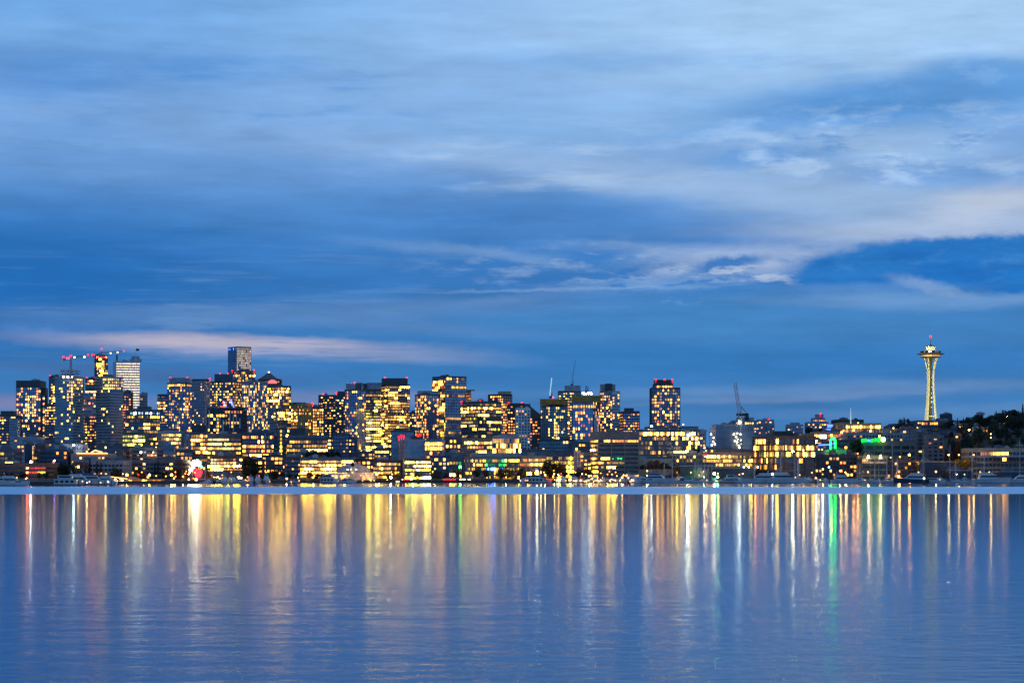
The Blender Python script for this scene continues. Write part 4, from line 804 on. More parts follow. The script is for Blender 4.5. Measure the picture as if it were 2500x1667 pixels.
for x in (1459.6, 1492.5, 1525, 1559.3): mb.box(WX(x, D)-.35, WX(x, D)+.35, D-.95, D-.3, 2, WZ(1055, D)) if x > 1460 else None
part('bigGrey', 'pier', mb, wall('grey'))
mb = MB()
for x0, y0, x1, y1 in ((1507, 1117.3, 1510.5, 1117.3), (1510.5, 1117.3, 1508.5, 1121.5), (1512, 1119, 1513.5, 1119), (1515, 1117.3, 1515.3, 1119.5), (1515.3, 1119.5, 1517, 1119.5), (1518.3, 1117.3, 1516.5, 1121.8), (1497, 1118, 1496, 1121)):
    mb.bar(P(x0, y0, D-1.2), P(x1, y1, D-1.2), .3)
part('bigGrey', 'neon_sign', mb, emat('green neon', GC, 3))
mb = MB(); D = 1620                                   # orange neon roofline
mb.box(WX(188, D), WX(263, D), D-.9, D-.6, WZ(1107, D), WZ(1105.6, D)); part('neon', 'neon_roofline', mb, emat('orange neon', (1, .30, .07), 9))
mb = MB(); mb.bar(P(222, 1105, D+4), P(232, 1099, D+4), .4); mb.bar(P(232, 1099, D+4), P(250, 1104, D+4), .4); part('neon', 'neon_gable', mb, emat('orange neon', (1, .30, .07), 9))
mb = MB(); D = 2050                                   # lean-to roof on the stepped office, roof of the long low office
mb.prism([(WX(386, D), D-32), (WX(424, D), D-32), (WX(424, D), D-8), (WX(380, D), D-8)], WZ(1102, D), WZ(1085, D), 0, [(WX(396, D), D-10), (WX(424, D), D-10), (WX(424, D), D-8), (WX(396, D), D-8)]); part('step', 'sloping_wall', mb, wall('lav'))
mb = MB(); D = 1690                                   # porch lamps
for x in (2119, 2149): mb = MB(); mb.prism([(WX(x-4, D), D-2), (WX(x+4, D), D-2), (WX(x+4, D), D-.6), (WX(x-4, D), D-.6)], WZ(1119, D), WZ(1113, D), 0, [(WX(x-1, D), D-2), (WX(x+1, D), D-2), (WX(x+1, D), D-.6), (WX(x-1, D), D-.6)]); part('porch', 'porch_lamp', mb, emat('porch lamp', (1, .93, .6), 4))
mb = MB()
for x in (2119, 2149): mb.box(WX(x-13, D), WX(x+13, D), D-4, D-.4, WZ(1131, D), WZ(1127, D))
part('porch', 'balcony', mb, wall('light'))
mb = MB(); D = 1690; mb.prism([(WX(2413, D), D-12), (WX(2520, D), D-12), (WX(2520, D), D-.5), (WX(2413, D), D-.5)], WZ(1116, D), WZ(1110, D), 0, [(WX(2440, D), D-1.5), (WX(2520, D), D-1.5), (WX(2520, D), D-.5), (WX(2440, D), D-.5)]); part('rest', 'awning', mb, pmat('blue awning', (.16, .2, .28), .8))
mb = MB(); D = 1680                                   # square office: fat piers
for x in (1910, 1937, 1962, 1988): mb.bar((WX(x, D+0), D-.2+(x-1890)*.3, 2), (WX(x, D), D-.2+(x-1890)*.3, WZ(1066, D)), .55)
part('square', 'pier', mb, wall('light'))

# hall with blue gabled roofs on the shore
h = thing('gabled_hall', 'white waterfront hall with stepped gables and orange lit windows', 'hall'); D = 1640
mb = MB(); mb.box(WX(800, D), WX(912, D), D, D+30, 1, WZ(1154.5, D))
for x in range(801, 912, 5): mb.box(WX(x, D)-.25, WX(x, D)+.25, D-.25, D+.1, 1, WZ(1156, D))
mb.box(WX(799, D), WX(913, D), D-.5, D+30.5, WZ(1154.3, D), WZ(1153, D)); mb.build('wall', wall('white'), h)
mb = MB(); mb.prism([(WX(820, D), D+2), (WX(898, D), D+2), (WX(898, D), D+28), (WX(820, D), D+28)], WZ(1153, D), WZ(1143, D))
mb.prism([(WX(820, D), D+2), (WX(898, D), D+2), (WX(898, D), D+28), (WX(820, D), D+28)], WZ(1143, D)+.02, WZ(1129, D), 0, [(WX(858, D), D+2), (WX(862, D), D+2), (WX(862, D), D+28), (WX(858, D), D+28)])
mb.build('roof', pmat('pale blue roof', (.26, .30, .37), .6), h)
mb = MB(); mb.box(WX(856, D), WX(868, D), D-2, D+10, 1, WZ(1139, D)); mb.box(WX(857, D), WX(864, D), D+2, D+8, WZ(1139, D), WZ(1128, D)); mb.build('entrance_tower', wall('white'), h)
for (xa, xb, ya, yb_, k) in [(810, 815, 1159, 1163, 0), (816, 824, 1159, 1168, 1), (832, 839, 1159, 1172, 1), (840, 846, 1158, 1165, 2), (847, 853, 1158, 1163, 2), (885, 890, 1159, 1162, 1), (892, 897, 1159, 1162, 1), (899, 904, 1159, 1162, 1), (884, 890, 1164, 1171, 1), (892, 898, 1164, 1171, 1), (899, 906, 1164, 1171, 1), (801, 807, 1159, 1169, 2), (846, 850, 1166, 1173, 0)]:
    mb = MB(); c = [(.9, .5, .18), (1, .48, .14), (1, .72, .1)][k]; mb.quad(P(xa, yb_, D-.3), P(xb, yb_, D-.3), P(xb, ya, D-.3), P(xa, ya, D-.3), 0, (*[v*1.6 for v in c], 1)); mb.build('window', LIT, h)
for x in (848, 851, 857, 869, 871): lamp_ball(h, (WX(x, D), D-2.4, WZ(1145.7, D)), .3, 'hall lamp', WC, 7)
shift(h, P(856, 1176, D))
# glazed pavilion with a pitched end, and its long lit arcade
h = thing('glass_pavilion', 'orange glowing glass pavilion with pitched end and long arcade on the shore', 'pavilion'); D = 1475
mb = MB(); mb.box(WX(313, D), WX(393, D), D+1, D+14, 1, WZ(1170.5, D))
mb.prism([(WX(313, D), D), (WX(340, D), D), (WX(340, D), D+14), (WX(313, D), D+14)], WZ(1170.2, D), WZ(1164, D), 0, [(WX(313, D), D), (WX(316, D), D), (WX(316, D), D+14), (WX(313, D), D+14)])
for x in range(313, 394, 3): mb.box(WX(x, D)-.12, WX(x, D)+.12, D+.3, D+1, 1, WZ(1170, D))
mb.box(WX(312, D), WX(394, D), D-.6, D+15, WZ(1169.6, D), WZ(1169, D)); mb.build('frame', wall('tan'), h)
for x in range(313, 393, 5):
    mb = MB(); c = glow('O' if x < 340 else 'YO', .8); mb.quad(P(x+.3, 1177.5, D+.9), P(x+4.7, 1177.5, D+.9), P(x+4.7, 1171, D+.9), P(x+.3, 1171, D+.9), 0, c); mb.build('window', LIT, h)
shift(h, P(353, 1180, D))
h = thing('lamp_lit_terrace', 'sloping roof terrace strung with bulbs left of the glass pavilion', 'terrace'); D = 1450
mb = MB(); mb.bar(P(267, 1163, D), P(311, 1169, D), .35); mb.bar(P(267, 1163, D+8), P(311, 1169, D+8), .35)
for x in (268, 282, 296, 310): mb.bar(P(x, 1180, D), P(x, 1163+(x-267)*.136, D), .2)
mb.box(WX(267, D), WX(311, D), D+5, D+9, 1, WZ(1172, D)); mb.build('frame', wall('tan'), h)
for k in range(26): lamp_ball(h, P(rnd.uniform(268, 310), rnd.uniform(1168, 1177), D-rnd.uniform(0, 2)), .28, 'string bulb', (1, .7, .3), 9, 'bulb')
mb = MB(); mb.bar(P(267, 1162.6, D-.5), P(311, 1168.6, D-.5), .18); mb.build('light_strip', emat('orange neon', (1, .30, .07), 9), h)
shift(h, P(289, 1181, D))
h = thing('covered_dock_house', 'dark pitched roof boathouse with a warm lit eave behind the motor yachts', 'boathouse'); D = 1700
mb = MB(); D = 1640; mb.prism([(WX(514, D), D), (WX(592, D), D), (WX(592, D), D+20), (WX(514, D), D+20)], WZ(1162, D), WZ(1151, D), 0, [(WX(530, D), D+8), (WX(580, D), D+8), (WX(580, D), D+12), (WX(530, D), D+12)]); mb.build('roof', wall('dark'), h)
mb = MB(); mb.box(WX(518, D), WX(588, D), D+6, D+18, 1, WZ(1162, D)-.05); mb.build('wall', wall('brown'), h)
for k in range(22): lamp_ball(h, P(rnd.uniform(518, 590), rnd.uniform(1163, 1169), D+rnd.uniform(0, 4)), .35, 'string bulb', (1, .7, .3), 9, 'bulb')
shift(h, P(553, 1176, D))
h = thing('waterfront_restaurant', 'low dark roofed restaurant with amber lit windows behind the left yachts', 'restaurant'); D = 1440
mb = MB(); mb.box(WX(204, D), WX(262, D), D, D+16, 1, WZ(1165, D)); mb.build('wall', wall('brown'), h)
mb = MB(); mb.prism([(WX(202, D), D-1.5), (WX(264, D), D-1.5), (WX(264, D), D+17), (WX(202, D), D+17)], WZ(1165, D)+.05, WZ(1157, D), 0, [(WX(216, D), D+7), (WX(252, D), D+7), (WX(252, D), D+10), (WX(216, D), D+10)]); mb.build('roof', pmat('dark green roof', (.03, .05, .06), .8), h)
for x in range(206, 260, 6):
    if rnd.random() < .8: mb = MB(); mb.quad(P(x, 1172, D-.1), P(x+4.8, 1172, D-.1), P(x+4.8, 1166, D-.1), P(x, 1166, D-.1), 0, glow('Y', .7)); mb.build('window', LIT, h)
shift(h, P(232, 1182, D))

# the festival lights: white floods, red bulbs, a green one, on steel masts
h = thing('light_display', 'blazing cluster of white, green and red lamps on masts by the shore', 'light display'); D = 1640
mb = MB()
for x in (470, 478, 484, 490): mb.bar(P(x, 1178, D), P(x, 1124 if x < 482 else 1136, D), .25)
mb.bar(P(456, 1156, D), P(474, 1140, D), .25); mb.build('mast', STEEL, h)
for x, y, r, s in [(470, 1131, 1.2, 60), (475, 1127, 1.4, 90), (481, 1126, 1.4, 90), (486, 1129, 1.1, 60), (472, 1134, 1.1, 60), (479, 1132, 1.3, 80), (485, 1135, 1, 40), (459, 1153, 1, 45), (463, 1149, 1.1, 60), (467, 1145, 1.1, 60), (471, 1141, 1, 45)]:
    lamp_ball(h, P(x, y, D-1), r, 'flood %d' % s, (1, .84, .45), s*.45, 'floodlight')
for x, y in [(478, 1146), (483, 1147), (488, 1148), (474, 1151), (480, 1152), (486, 1153), (491, 1152), (477, 1157), (483, 1157), (489, 1158), (481, 1161), (486, 1162)]:
    lamp_ball(h, P(x, y, D-1), (.95 if y > 1150 else .7), 'red bulb', (1, .006, .012), 16, 'bulb')
for x, y in [(490, 1136), (492, 1139), (490, 1129)]: lamp_ball(h, P(x, y, D-1), .75, 'green bulb', (.05, 1, .45), 14, 'bulb')
shift(h, P(476, 1178, D))

# neon arch, light beam sign, white screen, green lit canopy, spire
h = thing('neon_arch', 'tall green neon arch crossed by a blue light bar', 'neon arch'); D = 1790
mb = MB(); pts = []
for k in range(25):
    t_ = math.pi*k/24; pts.append(P(2033.5-5.5*math.cos(t_), 1080-12*math.sin(t_)**.7, D))
pts = [P(2028, 1096, D)]+pts+[P(2039, 1094, D)]
for a_, b_ in zip(pts, pts[1:]): mb.bar(a_, b_, .75)
mb.build('arch', emat('green arch', (.003, 1, .03), 30), h)
mb = MB(); mb.bar(P(1998, 1086, D-1), P(2027, 1085, D-1), .8); mb.bar(P(2030, 1083, D-1), P(2041, 1081, D-1), .4); mb.build('light_bar', emat('blue bar', (.08, .22, 1), 3), h)
mb = MB(); mb.box(WX(2026, D), WX(2041, D), D, D+3, gz(2033, D)-1, WZ(1097, D)); mb.build('base', wall('slate'), h); shift(h, P(2033, 1100, D))
h = thing('illuminated_sign', 'blank white glowing sign panel on the hillside above the neon arch', 'sign'); D = 1950
mb = MB(); mb.box(WX(2002, D), WX(2017, D), D-.5, D, WZ(1070, D), WZ(1061, D)); mb.build('panel', emat('white sign', (1, .98, .9), 6), h)
mb = MB(); mb.box(WX(2001.4, D), WX(2017.6, D), D+.02, D+.6, WZ(1070.6, D), WZ(1060.4, D)); mb.bar(P(2005, 1071, D), P(2005, 1100, D), .3); mb.bar(P(2014, 1071, D), P(2014, 1100, D), .3); mb.build('frame', DARKM, h); shift(h, P(2009, 1098, D))
h = thing('illuminated_sign', 'small blue lit hilltop sign below the stepped hilltop condo', 'sign'); D = 2100
for (x0, x1, y0, y1) in ((2020, 2033, 1036, 1041), (2016, 2028, 1047, 1049.5), (2019, 2030, 1042, 1044)):
    mb = MB(); mb.box(WX(x0, D), WX(x1, D), D-.5, D, WZ(y1, D), WZ(y0, D)); mb.build('panel', emat('blue sign', (.12, .25, 1), 2.5), h)
mb = MB(); mb.bar(P(2024, 1036, D+.5), P(2024, 1075, D+.5), .5); mb.build('post', DARKM, h); shift(h, P(2024, 1075, D))
h = thing('illuminated_sign', 'red and white lit sign left of the yellow lit office', 'sign'); D = 1710
mb = MB(); mb.box(WX(1716, D), WX(1729, D), D-.5, D, WZ(1112, D), WZ(1109.4, D)); mb.build('panel', emat('red sign', (1, .05, .07), 3), h)
mb = MB(); mb.box(WX(1719, D), WX(1730, D), D-.5, D, WZ(1115.6, D), WZ(1113, D)); mb.build('panel', emat('pale sign', (1, .8, .85), 2.2), h)
mb = MB(); mb.bar(P(1722, 1109, D+.5), P(1722, 1140, D+.5), .35); mb.build('post', DARKM, h); shift(h, P(1722, 1150, D))
h = thing('lit_canopy', 'wavy canopy glowing green with one blue lamp on the flat roof', 'canopy'); D = 1826
mb = MB(); prev = None
for k in range(29):
    x = 2100+k*2.3; y = 1070-3.2*math.sin(max(0, (k-4))/24*math.pi*1.9+.4)
    q = (P(x, y, D), P(x, y, D+10))
    if prev: mb.quad(prev[0], q[0], q[1], prev[1]); mb.quad((prev[0][0], D, prev[0][2]-.5), (q[0][0], D, q[0][2]-.5), q[0], prev[0])
    prev = q
mb.build('roof', wall('light'), h)
for k, (x, y, r, c) in enumerate([(2103, 1078.5, 1, 'g'), (2106, 1075, 1.2, 'g'), (2113, 1074.5, 1.3, 'g'), (2121, 1075, 1.3, 'b'), (2128, 1075.5, 1.1, 'g'), (2132, 1074, 1.1, 'g'), (2137, 1073.5, 1.3, 'g'), (2145, 1073.5, 1.6, 'g'), (2156, 1072.5, 2.2, 'y')]):
    lamp_ball(h, P(x, y, D+1), r, 'canopy '+c, dict(g=(.004, 1, .02), b=(.03, .15, 1), y=(.65, 1, .25))[c], dict(g=5, b=5, y=4)[c])
mb = MB()
for x in range(2104, 2164, 12): mb.bar(P(x, 1071, D+6), P(x, 1079, D+6), .2)
mb.build('post', STEEL, h); shift(h, P(2132, 1079, D))
h = thing('lit_spire', 'thin pale lit spire standing above the golden hall', 'spire'); D = 2140
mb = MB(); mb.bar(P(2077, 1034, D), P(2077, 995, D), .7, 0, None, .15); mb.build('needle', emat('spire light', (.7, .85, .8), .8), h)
mb = MB(); mb.box(WX(2075.6, D), WX(2078.4, D), D-.8, D+.8, WZ(1060, D), WZ(1034, D)); mb.build('pedestal', wall('light'), h); shift(h, P(2077, 1060, D))

# ------------------------------------------------------------------ the observation tower
def obs_tower():
    D = 3300; x0 = WX(2272, D); k = D/F
    t = thing('observation_tower', 'floodlit white tower with a flying saucer top and slender tripod legs', 'tower')
    g0 = gz(2272, D)
    Z = lambda y: WZ(y, D)
    cream = pmat('cream steel', (.74, .73, .62), .55, 0, .08); dark = pmat('core steel', (.06, .06, .055), .6)
    def prof(name, pts, m, seg=36):
        mb = MB(); mb.lathe([(r*k, Z(y)) for r, y in pts], (x0, D), seg, 0, 0); return mb.build(name, m, t, smooth=False)
    # legs: three, each split in two above the waist
    rad = [(1130, 30), (1060, 17), (1020, 13.5), (990, 10.5), (960, 8.3), (925, 7.2), (905, 7.8), (888, 10.5), (874, 14)]
    for a in (212, 334, 92):
        mb = MB(); ca, sa = math.cos(R(a)), math.sin(R(a)); prev = None
        for y, r in rad:
            sp = max(0, (912-y)/38)*5.2 + max(0, (y-960)/170)*5 + 1.9; cur_ = []
            for s in (-1, 1): cur_.append((x0+(r*ca - s*sp*sa)*k, D+(r*sa + s*sp*ca)*k, max(g0, Z(y))))
            if prev and y > 900:
                def sec(pp, yy):
                    tx, ty = pp[1][0]-pp[0][0], pp[1][1]-pp[0][1]; ln = math.hypot(tx, ty); tx, ty = tx/ln*1.5*k, ty/ln*1.5*k; q_ = 1.5*k
                    return [(pp[0][0]-tx+q_*ca, pp[0][1]-ty+q_*sa, pp[0][2]), (pp[1][0]+tx+q_*ca, pp[1][1]+ty+q_*sa, pp[1][2]), (pp[1][0]+tx-q_*ca, pp[1][1]+ty-q_*sa, pp[1][2]), (pp[0][0]-tx-q_*ca, pp[0][1]-ty-q_*sa, pp[0][2])]
                u_, v_ = sec(prev, 0), sec(cur_, 0)
                for q in range(4): mb.quad(u_[q], u_[(q+1) % 4], v_[(q+1) % 4], v_[q])
            elif prev:
                for s in (0, 1): mb.bar(prev[s], cur_[s], 1.55*k, 0, None, 1.5*k)
            prev = cur_
        mb.build('leg', cream, t)
    mb = MB(); mb.bar((x0, D, g0), (x0, D, Z(872)), 3.6*k, 0, None, 3.2*k, 8)
    mb.build('core', dark, t)
    mb = MB(); pts = [(x0+r_*math.cos(R(a))*k, D+r_*math.sin(R(a))*k, Z(1016)) for a, r_ in ((212, 13), (334, 13), (92, 13))]
    for i in range(3): mb.bar(pts[i], pts[(i+1) % 3], 1.6*k)
    mb.build('ring_beam', cream, t)
    prof('saucer', [(10, 875), (16, 873.5), (25, 872.6), (24, 871.2), (22, 870.5), (22, 867.6), (27, 866.2), (33.5, 864.6), (34, 863.8), (29, 862.3), (24.5, 861)], pmat('saucer metal', (.16, .14, .11), .5), 48)
    prof('deck_rail', [(24.5, 861), (25.2, 857.5), (24.2, 857.4), (20, 858.2)], dark, 48)
    prof('upper_disc', [(21, 858.2), (24.2, 857.2), (23, 856.2), (12, 854.4), (9.6, 853.6)], cream, 48)
    prof('funnel', [(9.6, 853.7), (9.4, 852.4), (10.5, 849.6), (12.2, 846.4), (11.8, 845.9)], cream, 36)
    prof('cap', [(11.6, 846), (8, 844.2), (3, 843), (1.6, 841)], dark, 24)
    mb = MB(); mb.bar((x0, D, Z(842)), (x0, D, Z(823)), .75*k, 0, None, .25*k); mb.build('mast', dark, t)
    mb = MB(); mb.ball((x0, D, Z(821.5)), 1.3); mb.build('beacon', RED(), t)
    for i in range(10):                                   # restaurant windows
        a0, a1 = R(183+i*17.4), R(183+i*17.4+15.4); r = 22.35*k; mb = MB()
        s = 2.2 if i in (2, 3, 4) else 1.0
        mb.quad((x0+r*math.cos(a0), D+r*math.sin(a0), Z(870)), (x0+r*math.cos(a1), D+r*math.sin(a1), Z(870)), (x0+r*math.cos(a1), D+r*math.sin(a1), Z(867.9)), (x0+r*math.cos(a0), D+r*math.sin(a0), Z(867.9)), 0, (1*s, .5*s, .2*s, 1)); mb.build('window', LIT, t)
    for i, (a, s) in enumerate(((250, 30), (256, 40), (262, 30), (222, 3), (290, 3), (305, 3))):
        mb = MB(); mb.ball((x0+23.6*k*math.cos(R(a)), D+23.6*k*math.sin(R(a)), Z(859)), .9); mb.build('deck_lamp', emat('deck lamp %d' % s, (1, .95, .75), s), t)
    for y, r in ((922, .6), (945, .7), (960, .8), (971, 1.3), (981, 1.2), (994, .8)):
        mb = MB(); mb.ball((x0+1.6*k, D-5*k, Z(y)), r*.8); mb.build('shaft_lamp', emat('shaft lamp', (1, .9, .5), 1.8), t)
    def spot(loc, tgt, e, ang):
        l = bpy.data.lights.new('floodlight', 'SPOT'); l.energy = e; l.spot_size = R(ang); l.spot_blend = .6; l.color = (1, .80, .13); l.shadow_soft_size = 1
        o = bpy.data.objects.new('floodlight', l); COL.objects.link(o); o.parent = t; o.location = loc; o.rotation_euler = (Vector(tgt)-Vector(loc)).to_track_quat('-Z', 'Y').to_euler()
    spot((x0-60, D-170, g0+60), (x0, D, Z(945)), NEEDLE*2.6e6, 48)
    spot((x0+70, D-150, g0+60), (x0, D, Z(960)), NEEDLE*1.5e6, 44)
    for a in (30, 140, 200, 250, 290, 340): spot((x0+20*k*math.cos(R(a)), D+20*k*math.sin(R(a)), Z(856.4)), (x0, D, Z(849)), NEEDLE*4.5e4, 130)
    shift(t, (x0, D, g0))
NEEDLE = .42
obs_tower()
# ------------------------------------------------------------------ trees
def leaf_mat(key, col):
    return pmat(key, col, .9, 0, .45, .5)
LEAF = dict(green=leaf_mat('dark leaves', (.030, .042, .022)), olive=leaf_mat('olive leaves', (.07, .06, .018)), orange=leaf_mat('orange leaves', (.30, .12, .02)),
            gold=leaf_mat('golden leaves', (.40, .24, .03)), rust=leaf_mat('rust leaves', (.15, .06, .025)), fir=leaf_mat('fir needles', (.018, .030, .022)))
BARK = pmat('bark', (.05, .04, .03), .95)
TREEM = {}
def tree_mesh(kind, leaf, var):
    key = (kind, leaf, var)
    if key in TREEM: return TREEM[key]
    r = random.Random(hash((kind, var)) % 9999 if False else (len(kind)*131+var*17)); mb = MB()   # unit height tree
    lobes = []
    if kind == 'round':
        for i in range(13):
            a = r.uniform(0, 6.28); q = r.uniform(.05, .30); lobes.append((q*math.cos(a), q*math.sin(a), r.uniform(.36, .86), r.uniform(.11, .19)))
    elif kind == 'broad':
        for i in range(18):
            a = r.uniform(0, 6.28); q = r.uniform(.1, .62); lobes.append((q*math.cos(a), q*math.sin(a), r.uniform(.32, .84)-q*.15, r.uniform(.12, .2)))
    for lx, ly, lz, lr in lobes:
        for k in range(46):
            d = Vector((r.gauss(0, 1), r.gauss(0, 1), r.gauss(0, 1))).normalized()*lr*r.uniform(.55, 1.12); c = Vector((lx, ly, lz))+d
            u = Vector((r.gauss(0, 1), r.gauss(0, 1), r.gauss(0, 1))).normalized(); w = u.orthogonal().normalized(); s = r.uniform(.022, .05)
            mb.quad(tuple(c-u*s-w*s*.7), tuple(c+u*s-w*s*.7), tuple(c+u*s+w*s*.7), tuple(c-u*s+w*s*.7))
    if kind in ('fir', 'poplar'):
        for k in range(620):
            h = r.uniform(.06, 1); 
            rr = (.20*(1-h)**.8*(.72+.28*math.sin(h*52)) if kind == 'fir' else .13*math.sin(math.pi*min(1, h*.96+.04))**.6)*math.sqrt(r.uniform(.15, 1))
            a = r.uniform(0, 6.28); c = Vector((rr*math.cos(a), rr*math.sin(a), h)); u = Vector((math.cos(a), math.sin(a), -.4 if kind == 'fir' else 1)).normalized(); w = Vector((-math.sin(a), math.cos(a), r.uniform(-.3, .3))); s = r.uniform(.018, .04)
            mb.quad(tuple(c-u*s-w*s*.6), tuple(c+u*s-w*s*.6), tuple(c+u*s+w*s*.6), tuple(c-u*s+w*s*.6))
    tr = MB(); tr.bar((0, 0, -.05), (0, 0, .5), .022, 0, None, .012, 6)
    if kind in ('round', 'broad'):
        for lx, ly, lz, lr in lobes[:7]: tr.bar((0, 0, .22), (lx, ly, lz), .011, 0, None, .004, 4)
    else: tr.bar((0, 0, .45), (0, 0, .95), .012, 0, None, .003, 5)
    TREEM[key] = (mb.mesh('crown', [LEAF[leaf]]), tr.mesh('trunk', [BARK])); return TREEM[key]
TG = {'green': 'dark leafy trees', 'olive': 'lamp lit olive trees', 'orange': 'autumn trees', 'gold': 'autumn trees', 'rust': 'autumn trees', 'fir': 'dark conifers'}
def tree(px, yt, yb, D, kind='round', leaf='green', label=None, wide=1.0, group=None):
    z0 = WZ(yb, D); h = WZ(yt, D)-z0; cr, tk = tree_mesh(kind, leaf, rnd.randrange(3))
    nm = {'fir': 'conifer_tree', 'poplar': 'poplar_tree'}.get(kind, 'leafy_tree')
    g = group or TG[leaf]
    t = thing(nm, label or LBL[(kind, leaf)], 'tree', g)
    t.location = (WX(px, D), D, z0); t.scale = (h*wide, h*wide, h); t.rotation_euler = (0, 0, rnd.uniform(0, 6.28))
    for n_, me in (('crown', cr), ('trunk', tk)):
        o = bpy.data.objects.new(n_, me); COL.objects.link(o); o.parent = t
    return t
LBL = {('round', 'green'): 'dark leafy tree among the lights along the shore', ('broad', 'green'): 'broad dark leafy tree along the shore', ('round', 'olive'): 'olive leafed tree lit by nearby street lamps',
       ('round', 'orange'): 'orange autumn tree near the waterfront', ('round', 'rust'): 'rust brown autumn tree near the waterfront', ('fir', 'fir'): 'dark conifer standing before the pale terraced apartments',
       ('poplar', 'rust'): 'tall narrow brown poplar at the foot of the dark hillside', ('round', 'gold'): 'golden leafed bushy tree lit from below', ('broad', 'olive'): 'broad olive leafed tree lit by nearby street lamps'}
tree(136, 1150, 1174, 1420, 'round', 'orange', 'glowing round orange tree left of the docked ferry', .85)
for x, y in ((206, 1124), (219, 1120), (237, 1125), (246, 1128)): tree(x, y, 1160, 1545, 'fir', 'fir')
for x, y in ((378, 1130), (386, 1126)): tree(x, y, 1160, 1590, 'fir', 'fir', 'dark conifer before the long low office with white lit strip')
tree(432, 1142, 1172, 1590, 'round', 'rust', 'rust tree at the right end of the long low office', 1.1)
tree(400, 1148, 1172, 1570, 'round', 'green', 'dark leafy tree left of the rust tree by the long low office', 1.1)
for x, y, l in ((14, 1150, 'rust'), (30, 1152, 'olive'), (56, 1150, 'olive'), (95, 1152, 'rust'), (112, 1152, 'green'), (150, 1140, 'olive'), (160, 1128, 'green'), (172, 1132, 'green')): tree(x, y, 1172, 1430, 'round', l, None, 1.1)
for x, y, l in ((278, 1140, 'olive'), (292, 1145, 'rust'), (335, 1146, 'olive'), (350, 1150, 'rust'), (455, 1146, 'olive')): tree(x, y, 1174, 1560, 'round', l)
for x, y, l in ((506, 1148, 'rust'), (610, 1112, 'olive'), (622, 1122, 'green'), (597, 1140, 'green'), (640, 1158, 'olive')): tree(x, y, 1174, 1660, 'round', l, None, 1.0)
tree(677, 1138, 1176, 1640, 'broad', 'green', 'big dark round tree right of the orange lit waterfront offices', .85)
for x, y, l in ((706, 1152, 'green'), (725, 1156, 'green'), (756, 1150, 'rust'), (775, 1152, 'olive'), (790, 1154, 'green'), (690, 1108, 'olive'), (672, 1112, 'olive')): tree(x, y, 1175, 1690 if y > 1120 else 1800, 'round', l)
for x in (752, 768, 782, 797, 812, 826): tree(x, 1098+rnd.uniform(0, 5), 1120, 1810, 'round', 'green', 'small dark tree on the terrace above the long bright office', 1.1)
for x, y, l in ((960, 1150, 'rust'), (975, 1153, 'green'), (948, 1156, 'olive')): tree(x, y, 1172, 1660, 'round', l)
tree(1020, 1149, 1173, 1650, 'broad', 'green', 'dark round tree before the cool white lit office', .75); tree(1064, 1146, 1173, 1650, 'broad', 'green', 'wide dark tree right of the cool white lit office', .8)
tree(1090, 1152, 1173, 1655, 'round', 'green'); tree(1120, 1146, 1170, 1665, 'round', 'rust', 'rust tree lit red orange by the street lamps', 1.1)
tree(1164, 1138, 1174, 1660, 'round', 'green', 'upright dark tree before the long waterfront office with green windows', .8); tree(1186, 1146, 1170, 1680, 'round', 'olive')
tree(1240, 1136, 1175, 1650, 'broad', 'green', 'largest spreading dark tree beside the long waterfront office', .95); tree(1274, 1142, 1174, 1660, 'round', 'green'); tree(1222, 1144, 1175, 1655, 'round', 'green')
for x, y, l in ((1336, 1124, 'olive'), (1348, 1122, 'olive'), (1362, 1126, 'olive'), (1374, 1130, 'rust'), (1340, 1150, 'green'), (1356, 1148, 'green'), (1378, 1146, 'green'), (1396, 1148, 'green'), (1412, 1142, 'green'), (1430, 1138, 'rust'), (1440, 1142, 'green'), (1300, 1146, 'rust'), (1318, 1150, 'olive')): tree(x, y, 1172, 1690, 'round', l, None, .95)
for x, y, l in ((1588, 1124, 'rust'), (1602, 1122, 'rust'), (1618, 1128, 'olive'), (1630, 1130, 'olive'), (1568, 1134, 'green')): tree(x, y, 1150, 1700, 'round', l)
for k in range(5): tree(1642+k*4.4, 1139, 1164, 1665, 'poplar', 'rust', 'one of five closely spaced narrow dark cypresses by the blue roofed shed', .75)
for x, y, l in ((1700, 1090, 'green'), (1690, 1093, 'green')): tree(x, y, 1112, 1820, 'round', l, 'dark tree below the narrow grey apartment block')
for x, y in ((1976, 1042), (1988, 1046), (2003, 1044)): tree(x, y, 1066, 2250, 'round', 'green', 'dark tree below the stepped hilltop condo', 1.1)
tree(2210, 1018, 1056, 2250, 'broad', 'green', 'spreading dark tree on the skyline left of the tower with saucer', .7)
for x, y in ((2196, 1034), (2188, 1040), (2222, 1034), (2092, 1072), (2084, 1078), (2098, 1080)): tree(x, y, y+34, 2220 if y < 1060 else 1815, 'round', 'green', 'small dark tree near the skyline tree' if y < 1060 else 'dark tree at the left end of the green lit canopy')
for x, y, w in ((2336, 1092, .8), (2340, 1078, .8), (2330, 1100, 1), (2324, 1102, 1), (2310, 1098, .7)): tree(x, y, 1140, 1720, 'poplar', 'rust', None, w*1.5)
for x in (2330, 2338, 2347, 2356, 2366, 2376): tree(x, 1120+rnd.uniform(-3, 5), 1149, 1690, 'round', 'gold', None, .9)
r2 = random.Random(3)
for k in range(130):                                   # the wooded slope under the ridge
    x = r2.uniform(2300, 2520); u = r2.random(); D = 1790+u*430; yb = HZ-(gz(x, D)-H)/D*F; hh = r2.uniform(7, 13)/D*F
    tree(x, yb-hh, yb+2, D, 'round' if r2.random() < .75 else 'fir', 'green' if r2.random() < .8 else 'olive', 'dark tree on the wooded hillside at the right', r2.uniform(.8, 1.2), 'trees on the wooded hillside') if True else None
